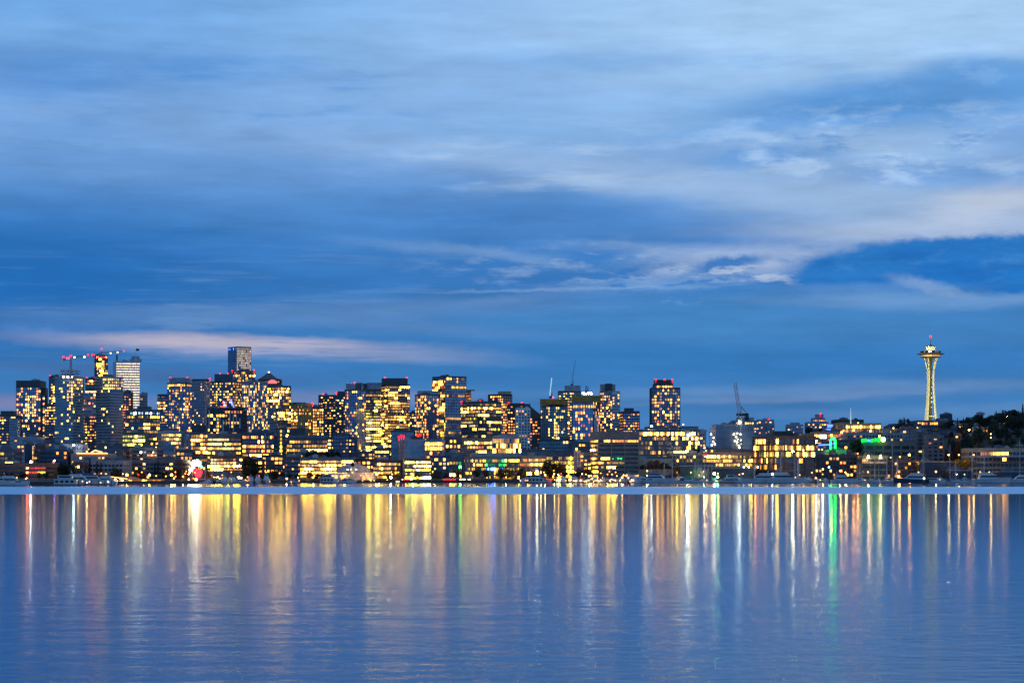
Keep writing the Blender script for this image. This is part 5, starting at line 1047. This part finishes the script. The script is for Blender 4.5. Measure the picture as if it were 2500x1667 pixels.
for x, y, k in ((2368, 1018, 'round'), (2380, 1014, 'round'), (2420, 1012, 'round'), (2432, 1003, 'fir'), (2440, 1008, 'round'), (2448, 1000, 'fir'), (2456, 1001, 'round'), (2470, 999, 'round'), (2482, 1001, 'round'), (2497, 986, 'fir'), (2350, 1024, 'round'), (2338, 1027, 'round')):
    tree(x, y, y+32, 2330, k, 'green' if k == 'round' else 'fir', 'dark tree on the ridge line at the right', 1.1, 'trees on the ridge line')

# ------------------------------------------------------------------ street lamps
def street_lamp(px, py, D, kind, label, group=None, r=.6):
    C_ = dict(w=((1, .52, .11), 8), b=((1, .58, .17), 18), B=((1, .80, .36), 150), o=((1, .30, .03), 9), O=((1, .34, .035), 60), c=((.8, .93, 1), 12), C=((.9, .95, .9), 28), r=((1, .01, .012), 12), g=((.1, 1, .3), 45), G=((.05, 1, .2), 160), u=((.2, .6, 1), 35), p=((.45, .2, 1), 25))[kind]
    t = thing('street_lamp', label, 'lamp', group); g0 = max(.6, gz(px, D)) if D > shore(px) else .4
    x, y, z = P(px, py, D)
    mb = MB(); mb.bar((x, y+.3, g0-.3), (x, y+.3, max(z+.3, g0+1)), .11, 0, None, .08); mb.bar((x, y+.3, z+.4), (x, y, z+.4), .07); mb.build('post', DARKM, t)
    mb = MB(); mb.ball((x, y, z), r); mb.build('globe', emat('lamp '+kind, C_[0], C_[1]), t)
    if kind in PW and (group is None or rnd.random() < .35):
        l = bpy.data.lights.new('lamp_light', 'POINT'); l.energy = PW[kind]; l.color = C_[0]; l.shadow_soft_size = .4
        o = bpy.data.objects.new('lamp_light', l); COL.objects.link(o); o.parent = t; o.location = (x, y-1.0, z)
    shift(t, (x, y, g0)); return t
PW = dict(B=5000, b=2200, O=4000, o=2000, w=1600, C=2000)
ls = [(310, 1159, 1465, 'O', 'bright amber lamp with glare above the sloping bulb strung terrace'), (365, 1159, 1500, 'O', 'bright amber lamp above the glass pavilion arcade'), (419, 1159, 1540, 'O', 'amber lamp right of the long low office'), (425, 1167, 1545, 'w', 'lower pale lamp just right of the glass pavilion'),
      (461, 1170, 1540, 'b', 'white lamp at the water edge left of the festival lights'), (479, 1170, 1560, 'O', 'amber lamp right under the red festival bulbs'), (447, 1163, 1560, 'w', 'small pale lamp left of the festival lights'),
      (464, 1103, 1880, 'B', 'tall white floodlamp left of the brightly lit yellow office block'), (700, 1168, 1600, 'b', 'white lamp right of the big dark round tree'), (954, 1165, 1620, 'B', 'brilliant white lamp right of the blue gabled hall'), (920, 1157, 1635, 'O', 'glaring orange lamp at the right corner of the gabled hall'),
      (1062, 1144, 1690, 'w', 'yellow lamp above the wide dark tree'), (1311, 1151, 1670, 'B', 'fierce white lamp below the bright yellow lobby'), (1296, 1158, 1655, 'O', 'amber lamp below the bright yellow lobby'), (1331, 1159, 1625, 'b', 'white lamp right of the bright yellow lobby'),
      (1363, 1170, 1585, 'O', 'amber dock lamp left of the blue white cruiser'), (1392, 1170, 1585, 'O', 'amber dock lamp left of the marina string lights'), (1438, 1161, 1625, 'b', 'pale pink lamp at the corner of the big grey office'), (1443, 1161, 1627, 'o', 'orange lamp at the corner of the big grey office'),
      (1677, 1101, 1780, 'B', 'starry white lamp below the long glass office'), (1744, 1156, 1640, 'B', 'starry white lamp beside the green dock light'), (1752, 1164, 1590, 'G', 'bright green dock light'), (1805, 1092, 1880, 'C', 'white lamp at the foot of the concrete box'),
      (1935, 1101, 1660, 'B', 'starry lamp in front of the lit floors of the square office'), (1961, 1099, 1665, 'b', 'smaller lamp right of the starry one at the square office'), (1886, 1157, 1590, 'C', 'cold white glaring lamp over the two big yachts'), (1992, 1076, 1760, 'B', 'white lamp at the top right corner of the square office'),
      (2009, 1145, 1650, 'b', 'yellow lamp left of the small blue lamp'), (2024, 1140, 1655, 'u', 'small blue lamp on the waterfront'), (2194, 1163, 1590, 'O', 'amber lamp between the sailboat and the big motor yacht'), (2285, 1151, 1620, 'b', 'yellow lamp above the blue hulled motorboat'), (2119, 1152, 1680, 'w', 'dim lamp in front of the porch house'),
      (2316, 1110, 1670, 'b', 'lamp left of the brown poplars'), (2341, 1110, 1680, 'w', 'lamp right of the brown poplars'), (2377, 1110, 1675, 'w', 'lamp at the left end of the waterfront restaurant'), (2404, 1028, 2250, 'B', 'white glaring ridge lamp right of the square dark block'), (2461, 1017, 2260, 'B', 'white ridge lamp before the columned apartments'), (2419, 1059, 1950, 'w', 'lone pale lamp in the wooded hillside'), (2419, 1068, 1940, 'w', 'lower lone lamp in the wooded hillside'), (2366, 1049, 2030, 'O', 'amber lamp left of the white hillside house'), (2493, 1039, 2200, 'O', 'amber lamp at the far right of the hillside'),
      (2181, 1045, 2130, 'b', 'white lamp at the right end of the golden hall'), (2205, 1048, 2120, 'b', 'lamp above the pale stepped building right end'), (2095, 1032, 2120, 'w', 'small lamp beside the thin lit spire'), (2084, 1050, 2100, 'O', 'amber lamp under the golden hall'), (2125, 1052, 2100, 'O', 'amber lamp below the right part of the golden hall'), (2055, 1055, 2030, 'O', 'amber lamp on the portico terrace'), (2030, 1062, 1990, 'O', 'tall amber lamp above the neon arch'), (2007, 1097, 1760, 'w', 'left pale lamp beside the neon arch base'), (1999, 1097, 1762, 'w', 'leftmost pale lamp beside the neon arch base'),
      (2240, 1044, 2090, 'w', 'pale lamp below the skyline tree'), (2120, 1112, 1684, 'b', 'left porch flood above the green white house'), (2150, 1112, 1684, 'b', 'right porch flood above the green white house'), (75, 1127, 1470, 'C', 'white lamp on the brick office roof left of the red stairwell'), (180, 1086, 1700, 'C', 'white lamp above the white boxy apartments'), (258, 1092, 1740, 'b', 'white lamp right of the neon roofline'), (344, 1104, 1790, 'C', 'cold lamp before the dark apartment block with red brown end wall'), (374, 1104, 1795, 'b', 'warm lamp right of the dark apartment block'), (381, 1092, 1900, 'b', 'warm lamp left of the sloping wall'),
      (212, 1102, 1600, 'w', 'yellow lamp on the neon roofline hotel'), (133, 1124, 1560, 'p', 'small violet lamp below the dark navy block'), (1530, 1161, 1600, 'O', 'amber dock lamp right of the marina string lights'), (1724, 1100, 1705, 'w', 'lamp above the red and white sign'), (1850, 1140, 1660, 'c', 'pale lamp left of the square office'), (1816, 1140, 1660, 'c', 'pale lamp on the tan low wall'), (1828, 1140, 1660, 'c', 'second pale lamp on the tan low wall'), (2220, 1110, 1690, 'O', 'amber lamp left of the stepped grey block'), (2197, 1115, 1690, 'w', 'upper small lamp behind the tall mast'), (2094, 1107, 1705, 'o', 'orange shaded lamp above the dark waterfront building'),
      (1905, 1056, 1990, 'w', 'small lamp beside the roof block of the square office'), (1680, 1062, 1850, 'C', 'cold lamp in the right bay of the long glass office'), (1590, 1040, 1850, 'C', 'white roof lamp at the left of the long glass office'), (1838, 1050, 2300, 'C', 'white lamp on the condo cluster behind the crane'), (1720, 1093, 1900, 'b', 'warm lamp under the narrow grey block'), (1668, 1036, 2000, 'c', 'small lamp at the foot of the outlined tower')]
for x, y, D, k, lb in ls: street_lamp(x, y, D, k, lb, None, .75 if k in 'BOGC' else .55)
r3 = random.Random(12)
for k in range(110):                                  # the many small lamps along the shore
    x = r3.choice((r3.uniform(0, 1450), r3.uniform(240, 1200), r3.uniform(1280, 1560), r3.uniform(240, 1400), r3.uniform(1560, 2500))); s = shore(x)
    D = s+r3.uniform(2, 60); y = HZ-(r3.uniform(3.5, 9)-H)/D*F
    kk = r3.choice('wwwoooooobor') if x < 1500 else r3.choice('wwoobc')
    street_lamp(x, y, D, kk, {'w': 'small warm white lamp on the waterfront promenade', 'o': 'small amber lamp on the waterfront promenade', 'b': 'bright warm lamp on the waterfront promenade', 'r': 'small red lamp on the waterfront promenade', 'c': 'small cold white lamp on the waterfront promenade'}[kk],
                'small %s promenade lamps' % {'w': 'warm white', 'o': 'amber', 'b': 'bright', 'r': 'red', 'c': 'cold white'}[kk], .38)
for k in range(70):                                  # lamps in the streets between the blocks
    x = r3.choice((r3.uniform(0, 1450), r3.uniform(0, 1450), r3.uniform(1450, 2260))); D = r3.uniform(1720, 2000); y = HZ-(gz(x, D)+r3.uniform(5, 9)-H)/D*F
    kk = r3.choice('wwoowoob')
    street_lamp(x, y-r3.uniform(0, 16), D, kk, 'lamp glowing in the streets between the %s' % ('waterfront blocks' if x < 1450 else 'hillside blocks')+{'w': ', warm white', 'o': ', amber', 'b': ', bright white'}[kk], 'street lamps between the blocks', .45)

# ------------------------------------------------------------------ cars with tail lights
def car(px, D, red, label):
    t = thing('parked_car', label, 'car', 'cars on the shore road'); x = WX(px, D); z = gz(px, D)
    mb = MB(); mb.prism([(-2.1, -.85), (2.1, -.85), (2.1, .85), (-2.1, .85)], .45, .95); mb.prism([(-1.3, -.75), (1.0, -.75), (1.0, .75), (-1.3, .75)], .95, 1.45, 0, [(-.8, -.6), (.5, -.6), (.5, .6), (-.8, .6)]); mb.build('body', pmat('car paint', (.06, .06, .07), .3), t)
    for sx in (-1.3, 1.3):
        for sy in (-.8, .8): mb = MB(); mb.bar((sx, sy-.1, .33), (sx, sy+.1, .33), .33, 0, None, None, 10); mb.build('wheel', pmat('tyre', (.01, .01, .01), .9), t)
    for sy in (-.6, .6): mb = MB(); mb.ball((-2.12 if red else 2.12, sy, .75), .22); mb.build('tail_light' if red else 'headlight', emat('tail light', (1, .006, .008), 25) if red else emat('headlight', (1, .8, .5), 25), t)
    t.location = (x, D, z); t.rotation_euler = (0, 0, R(90) if red else R(-90))
for k, px in enumerate((1086, 1090, 1094, 1097, 1100, 1103, 1106, 1109)): car(px, 1626+(k*7 % 20), True, 'dark car showing red tail lights in the queue below the round trees')
for px in (1125, 1133, 1146, 985, 1004): car(px, 1632, False, 'dark car with headlights on along the shore road')
for px in (986, 994, 1420, 1338, 1345): car(px, 1630, True, 'dark car with red tail lights on along the shore road')

# ------------------------------------------------------------------ marina
HULL = pmat('white gelcoat', (.52, .53, .55), .3, 0, .12); NAVY = pmat('navy hull', (.03, .05, .10), .3); TARP = pmat('blue canvas', (.05, .12, .26), .9); BWIN = pmat('boat glass', (.01, .012, .018), .1); ALU = pmat('mast alloy', (.55, .56, .58), .4, .3); TEAK = pmat('timber deck', (.16, .11, .07), .8)
def hull_mesh(L, Bm, fr, n=12):
    mb = MB(); rows = []
    for i in range(n+1):
        u = i/n; w = Bm/2*(1-max(0, (u-.45)/.55)**2.2)*(.88+.12*min(1, u*4)); sh = fr*(1+.45*u*u); x = -L/2+L*u
        k = max(.02, w); rake = .06*L*max(0, u-.7)/.3
        rows.append([(x+rake, -k, sh), (x+rake*.4, -k*.86, .25), (x, -k*.35, -.5), (x, k*.35, -.5), (x+rake*.4, k*.86, .25), (x+rake, k, sh)])
    for r_ in rows: mb.v += r_
    for i in range(n):
        for j in range(5): a = i*6+j; mb.f.append((a, a+6, a+7, a+1))
        mb.f.append((i*6, i*6+5, i*6+11, i*6+6))
    mb.f.append((0, 1, 2, 3, 4, 5)); mb.m = [0]*len(mb.f); mb.c = [None]*len(mb.f); return mb
def tapered(mb, x0, x1, w, z0, z1, fx, bx, tw=.85):
    mb.prism([(x0, -w), (x1, -w), (x1, w), (x0, w)], z0, z1, 0, [(x0+bx, -w*tw), (x1-fx, -w*tw), (x1-fx, w*tw), (x0+bx, w*tw)])
def add(t, mb, name, m): return mb.build(name, m, t)
def yacht(L, dark=False, fly=True, tarp=False):
    t = bpy.data.objects.new('motor_yacht', None); COL.objects.link(t); Bm = L*.29; fr = .095*L+.3
    add(t, hull_mesh(L, Bm, fr), 'hull', NAVY if dark else HULL)
    mb = MB(); tapered(mb, -L*.36, L*.22, Bm*.38, fr*1.0, fr+.13*L, L*.12, .02*L); add(t, mb, 'cabin', HULL)
    mb = MB(); tapered(mb, -L*.32, L*.165, Bm*.392, fr+.055*L, fr+.1*L, L*.04, .0, .97); add(t, mb, 'cabin_window', BWIN)
    if fly:
        mb = MB(); tapered(mb, -L*.30, L*.06, Bm*.30, fr+.132*L, fr+.19*L, L*.05, .0); add(t, mb, 'flybridge', TARP if tarp else HULL)
        mb = MB(); mb.bar((-L*.22, -Bm*.25, fr+.19*L), (-L*.26, -Bm*.2, fr+.26*L), .12); mb.bar((-L*.22, Bm*.25, fr+.19*L), (-L*.26, Bm*.2, fr+.26*L), .12); mb.bar((-L*.26, -Bm*.2, fr+.26*L), (-L*.26, Bm*.2, fr+.26*L), .14); mb.bar((-L*.26, 0, fr+.26*L), (-L*.27, 0, fr+.36*L), .07); add(t, mb, 'radar_arch', HULL)
    mb = MB()
    for sy in (-1, 1):
        pr = None
        for i in range(6):
            u = .55+.45*i/5; w = Bm/2*(1-max(0, (u-.45)/.55)**2.2)*.95; p = (-L/2+L*u+.06*L*max(0, u-.7)/.3, sy*max(.05, w), fr*(1+.45*u*u)+.75)
            mb.bar(p, (p[0], p[1], p[2]-.8), .035)
            if pr: mb.bar(pr, p, .04)
            pr = p
    add(t, mb, 'bow_rail', ALU); return t
def sailboat(L, M, dark=False):
    t = bpy.data.objects.new('sailboat', None); COL.objects.link(t); Bm = L*.3; fr = .075*L+.25
    add(t, hull_mesh(L, Bm, fr), 'hull', NAVY if dark else HULL)
    mb = MB(); tapered(mb, -L*.15, L*.2, Bm*.28, fr, fr+.7, .8, .3); add(t, mb, 'cabin', HULL)
    mb = MB(); mb.bar((L*.05, 0, fr), (L*.05, 0, M), .2, 0, None, .14, 8); mb.bar((L*.05, -1.1, M*.55), (L*.05, 1.1, M*.55), .06); add(t, mb, 'mast', ALU)
    mb = MB(); mb.bar((L*.04, 0, fr+1.5), (-L*.36, 0, fr+1.6), .2, 0, None, .16, 6); add(t, mb, 'furled_sail', TARP)
    mb = MB()
    for p in ((L*.5, 0, fr*1.4), (-L*.49, 0, fr), (L*.05, -Bm*.45, fr), (L*.05, Bm*.45, fr)): mb.bar(p, (L*.05, 0, M-.2), .03)
    add(t, mb, 'rigging', ALU); return t
def cruiser(L, tarp=False):
    t = bpy.data.objects.new('cabin_cruiser', None); COL.objects.link(t); Bm = L*.33; fr = .09*L+.3
    add(t, hull_mesh(L, Bm, fr), 'hull', HULL)
    mb = MB(); tapered(mb, -L*.2, L*.22, Bm*.36, fr, fr+.15*L, L*.1, .0); add(t, mb, 'cabin', HULL)
    mb = MB(); tapered(mb, -L*.17, L*.17, Bm*.372, fr+.07*L, fr+.125*L, L*.04, 0, .96); add(t, mb, 'cabin_window', BWIN)
    mb = MB(); tapered(mb, -L*.46, -L*.2, Bm*.36, fr, fr+.13*L, 0, .06*L); add(t, mb, 'canopy', TARP if tarp else HULL); return t
def houseboat(L):
    t = bpy.data.objects.new('houseboat', None); COL.objects.link(t)
    mb = MB(); mb.box(-L/2, L/2, -3, 3, -.4, .7); add(t, mb, 'float', TEAK)
    mb = MB(); mb.box(-L*.42, L*.36, -2.6, 2.6, .7, 3.6); mb.box(-L*.3, L*.2, -2.2, 2.2, 3.8, 6); add(t, mb, 'cabin', HULL)
    mb = MB(); mb.box(-L*.46, L*.42, -2.9, 2.9, 3.6, 3.8); add(t, mb, 'roof', HULL)
    for k in range(4): mb = MB(); mb.box(-L*.38+k*L*.18, -L*.38+k*L*.18+L*.11, -2.68, -2.6, 1.5, 2.9); add(t, mb, 'window', BWIN)
    mb = MB(); mb.box(-L*.26, L*.16, -2.27, -2.2, 4.5, 5.5); add(t, mb, 'upper_window', BWIN); return t
PROTO = {}
def boat(kind, px, rot, label, D=None, group='boats moored along the far shore', **k):
    key = (kind, tuple(sorted(k.items())))
    fn = dict(yacht=yacht, sail=sailboat, cruiser=cruiser, house=houseboat)[kind]
    if key not in PROTO: o = fn(**k); PROTO[key] = o; remember(o)
    else: o = copy_tree(PROTO[key])
    D = D or shore(px)-rnd.uniform(14, 34)
    o.location = (WX(px, D), D, 0); o.rotation_euler = (0, 0, R(rot)); o['label'] = label; o['category'] = 'boat'; o['group'] = group
    return o
boat('yacht', -4, 8, 'white motor yacht cut off at the left edge', 1262, L=20)
boat('yacht', 30, -4, 'white motor yacht with flybridge second from the left edge', 1268, L=19, fly=True, tarp=False)
boat('cruiser', 46, 10, 'small white cruiser nosing right beside the left yachts', 1255, L=11)
boat('house', 163, 0, 'white two deck ferry boat with orange lamps on its deck', 1295, L=17)
boat('yacht', 196, -6, 'long white motor yacht below the dark roofed restaurant', 1330, L=22)
boat('yacht', 226, 4, 'sleek white yacht with covered bridge below the dark roofed restaurant', 1340, L=24, tarp=True)
boat('yacht', 250, 176, 'white yacht pointing left of the bulb strung terrace', 1352, L=18)
boat('cruiser', 512, 80, 'small white cruiser right of the festival lights', None, L=10); boat('sail', 500, 60, 'small sailboat with bare mast by the festival lights', None, L=9, M=13)
boat('yacht', 549, -70, 'white yacht seen bow on below the pitched roof boathouse', None, L=15); boat('yacht', 569, -60, 'second white yacht seen bow on below the pitched roof boathouse', None, L=14)
boat('cruiser', 590, -40, 'dark sterned cruiser left of three tall bridged yachts', None, L=10, tarp=True)
boat('yacht', 613, -75, 'left one of three tall bridged yachts', None, L=14); boat('yacht', 630, -82, 'middle one of three tall bridged yachts', None, L=16); boat('yacht', 650, -85, 'right one of three tall bridged yachts beside the big round tree', None, L=17)
boat('cruiser', 532, -88, 'little cruiser seen end on between the first white yachts', None, L=9)
boat('cruiser', 715, 20, 'dark small cruiser right of the big round tree', None, L=9, tarp=True)
boat('house', 801, 0, 'pale boxy houseboat left of the gabled hall', None, L=13); boat('cruiser', 823, 85, 'white cruiser with dark window before the gabled hall', None, L=12); boat('cruiser', 852, 30, 'low dark canvas covered cruiser before the gabled hall', None, L=12, tarp=True)
boat('cruiser', 1283, 70, 'white cruiser left of the bright yellow lobby', None, L=13); boat('yacht', 1374, -80, 'blue white cruiser between the two amber dock lamps', None, L=15)
boat('house', 1310, 0, 'grey houseboat below the bright yellow lobby', None, L=15); boat('cruiser', 1330, 20, 'dark cruiser right of the grey houseboat', None, L=10, tarp=True)
rb = random.Random(5)
for i, x in enumerate((1405, 1418, 1428, 1440, 1452, 1463, 1474, 1486, 1497, 1508, 1520)):
    boat(rb.choice(('cruiser', 'yacht')), x, rb.uniform(-100, -60), 'small white boat in the crowded row below the big grey office', None, 'boats in the row below the big grey office', L=rb.choice((10, 12, 14)))
boat('yacht', 1544, -55, 'tall bowed white yacht right of the big grey office corner', None, L=19)
boat('yacht', 1572, -30, 'white yacht with red striped mast beside it', None, L=15); boat('yacht', 1608, -20, 'big white yacht topped with bright blue canvas', None, L=23, tarp=True)
boat('cruiser', 1592, -50, 'small cruiser left of the blue canvas yacht', None, L=12); boat('sail', 1640, -30, 'sailboat with pale boom right of the blue canvas yacht', None, L=12, M=15); boat('yacht', 1664, -60, 'square cabined white trawler right of the dark cypresses', None, L=15); boat('cruiser', 1682, -10, 'cruiser under a dark blue cover left of the masts', None, L=15, tarp=True)
for x, M in ((1696, 16), (1704, 18), (1711, 14), (1720, 15), (1729, 13), (1738, 14)): boat('sail', x, rb.uniform(-100, -70), 'sailboat in the cluster of masts before the tan shed', None, 'sailboats before the tan shed', L=10, M=M)
boat('cruiser', 1702, -5, 'white workboat with a yellow lamp before the sailboat cluster', 1566, L=11)
boat('cruiser', 1770, -15, 'small cruiser right of the green dock light', None, L=10); boat('house', 1785, 0, 'dark windowed houseboat left of the two big yachts', None, L=11); boat('cruiser', 1802, -60, 'white cruiser tucked left of the two big yachts', None, L=11)
boat('yacht', 1856, 178, 'large low white yacht under dark sheds, left of the pair', 1560, L=24); boat('yacht', 1918, 2, 'large white yacht with raked bow, right of the pair', 1556, L=26)
for x in (1962, 1978, 1994): boat(rb.choice(('cruiser', 'yacht')), x, rb.uniform(-90, -60), 'small boat right of the pair of large yachts', None, 'boats right of the large pair', L=11)
boat('cruiser', 2012, -70, 'blue tarped cruiser left of the boxy trawler', None, L=13, tarp=True); boat('yacht', 2060, 4, 'boxy white trawler with long cabin below the dark waterfront building', 1566, L=19); boat('cruiser', 2100, -40, 'dark cruiser strung with tiny lamps', None, L=12, tarp=True)
boat('sail', 2163, -30, 'short masted sailboat left of the tall mast', None, L=11, M=17); boat('sail', 2176, 8, 'long sailboat with the tallest pale mast', 1560, L=17, M=29); boat('cruiser', 2140, -20, 'grey cruiser left of the long sailboat', None, L=12)
boat('yacht', 2226, 176, 'big dark hulled motor yacht with tiered white decks', 1556, L=24, dark=True)
boat('sail', 2253, -80, 'sailboat mast behind the dark hulled motor yacht', None, L=11, M=27); boat('yacht', 2283, -35, 'blue shadowed motorboat with flared white bow', 1562, L=15, fly=False)
boat('sail', 2317, -20, 'sailboat with tall mast below the brown poplars', None, L=13, M=28); boat('cruiser', 2330, -20, 'white runabout with canvas below the tall mast', 1565, L=12, tarp=True); boat('cruiser', 2350, -30, 'small white runabout right of the canvas topped one', 1560, L=10)
boat('sail', 2372, -50, 'sailboat left of the grey trawler with slim mast', None, L=11, M=24); boat('cruiser', 2368, -10, 'blue covered runabout left of the grey trawler', 1566, L=12, tarp=True)
boat('sail', 2400, 0, 'grey long hulled sailboat with tall mast right of centre pier', 1558, L=15, M=25); boat('yacht', 2420, 4, 'long grey trawler with dark pilothouse glass', 1552, L=26)
boat('sail', 2487, -10, 'sailboat with thick tall mast near the right edge', None, L=14, M=32); boat('yacht', 2490, 182, 'white yacht cut off at the right edge', 1556, L=20)
for x in (1940, 1950, 1906): boat('sail', x, -85, 'slim sailboat mast before the square office', 1585, 'sailboats before the square office', L=10, M=21)
for i in range(34):                                    # second row behind, mostly hidden
    x = rb.uniform(1400, 2500); boat(rb.choice(('cruiser', 'cruiser', 'yacht')), x, rb.uniform(-120, -60), 'small white boat in the second row of the marina', shore(x)-rb.uniform(2, 10), 'boats in the second row of the marina', L=rb.choice((9, 11, 13)))
for i in range(9):
    x = rb.uniform(1450, 2480); boat('sail', x, rb.uniform(-120, -60), 'bare masted sailboat in the second row of the marina', shore(x)-rb.uniform(2, 8), 'sailboats in the second row of the marina', L=10, M=rb.choice((14, 17)))

# floating docks with string lamps, pilings
def dock(x0, x1, D, label, lamps):
    t = thing('floating_dock', label, 'dock'); mb = MB(); mb.box(WX(x0, D), WX(x1, D), D-1.2, D+1.2, .1, .7); mb.build('deck', TEAK, t)
    for k in range(int((x1-x0)/16)+1): mb = MB(); x = WX(x0+k*16+3, D); mb.bar((x, D+1.3, -1), (x, D+1.3, 3), .22, 0, None, None, 8); mb.build('piling', BARK, t)
    for k in range(lamps): x = WX(rb.uniform(x0, x1), D); kk = rb.choice((0, 0, 1)); lamp_ball(t, (x, D-1, rb.uniform(1, 2.4)), .3, ('dock bulb', 'dock bulb white')[kk], ((1, .45, .1), (1, .8, .5))[kk], 8, 'bulb')
    shift(t, (WX((x0+x1)/2, D), D, .1))
dock(140, 270, 1306, 'floating dock beneath the left yachts', 8); dock(500, 740, 1510, 'floating dock below the pitched roof boathouse', 18); dock(1270, 1400, 1575, 'floating dock below the bright yellow lobby', 14)
dock(1396, 1560, 1568, 'floating dock strung with tiny bulbs below the big grey office', 46); dock(1560, 1780, 1584, 'floating dock behind the blue canvas yacht', 14); dock(1940, 2140, 1580, 'floating dock right of the pair of large yachts', 30); dock(2140, 2500, 1586, 'floating dock at the right end of the marina', 10); dock(780, 980, 1570, 'floating dock before the gabled hall', 14)
# channel markers
def buoy(px, D, label, col):
    t = thing('channel_buoy', label, 'buoy', 'channel buoys'); mb = MB(); mb.lathe([(.9, 0), (1.0, .5), (.7, 1.2), (.35, 3.2), (.3, 3.8)], (0, 0), 12); mb.build('body', DARKM, t)
    lamp_ball(t, (0, 0, 4.3), .5, 'buoy '+label[:6], col, 12); t.location = (WX(px, D), D, -.3)
buoy(2256, 1310, 'dark channel buoy with a pale lamp near the dark hulled yacht', (1, .9, .5)); buoy(1992, 1420, 'small channel buoy with a red lamp right of the large pair of yachts', (1, .2, .1)); buoy(1534, 1440, 'small channel buoy with an amber lamp below the big grey office', (1, .6, .2))
# retaining wall along the water
mb = MB(); pxs = list(range(-100, 2601, 20))
for a_, b_ in zip(pxs, pxs[1:]):
    Da, Db = shore(a_)-.6, shore(b_)-.6; i = len(mb.v)
    mb.v += [(WX(a_, Da), Da, -1.5), (WX(b_, Db), Db, -1.5), (WX(b_, Db), Db, 2.0), (WX(a_, Da), Da, 2.0), (WX(a_, Da+1.5), Da+1.5, 2.0), (WX(b_, Db+1.5), Db+1.5, 2.0)]
    mb.f += [(i, i+1, i+2, i+3), (i+3, i+2, i+5, i+4)]; mb.m += [0, 0]; mb.c += [None]*2
mb.build('sea_wall', pmat('wet sea wall', (.05, .05, .05), .7), None, label='dark low sea wall running along the far shore', category='wall')
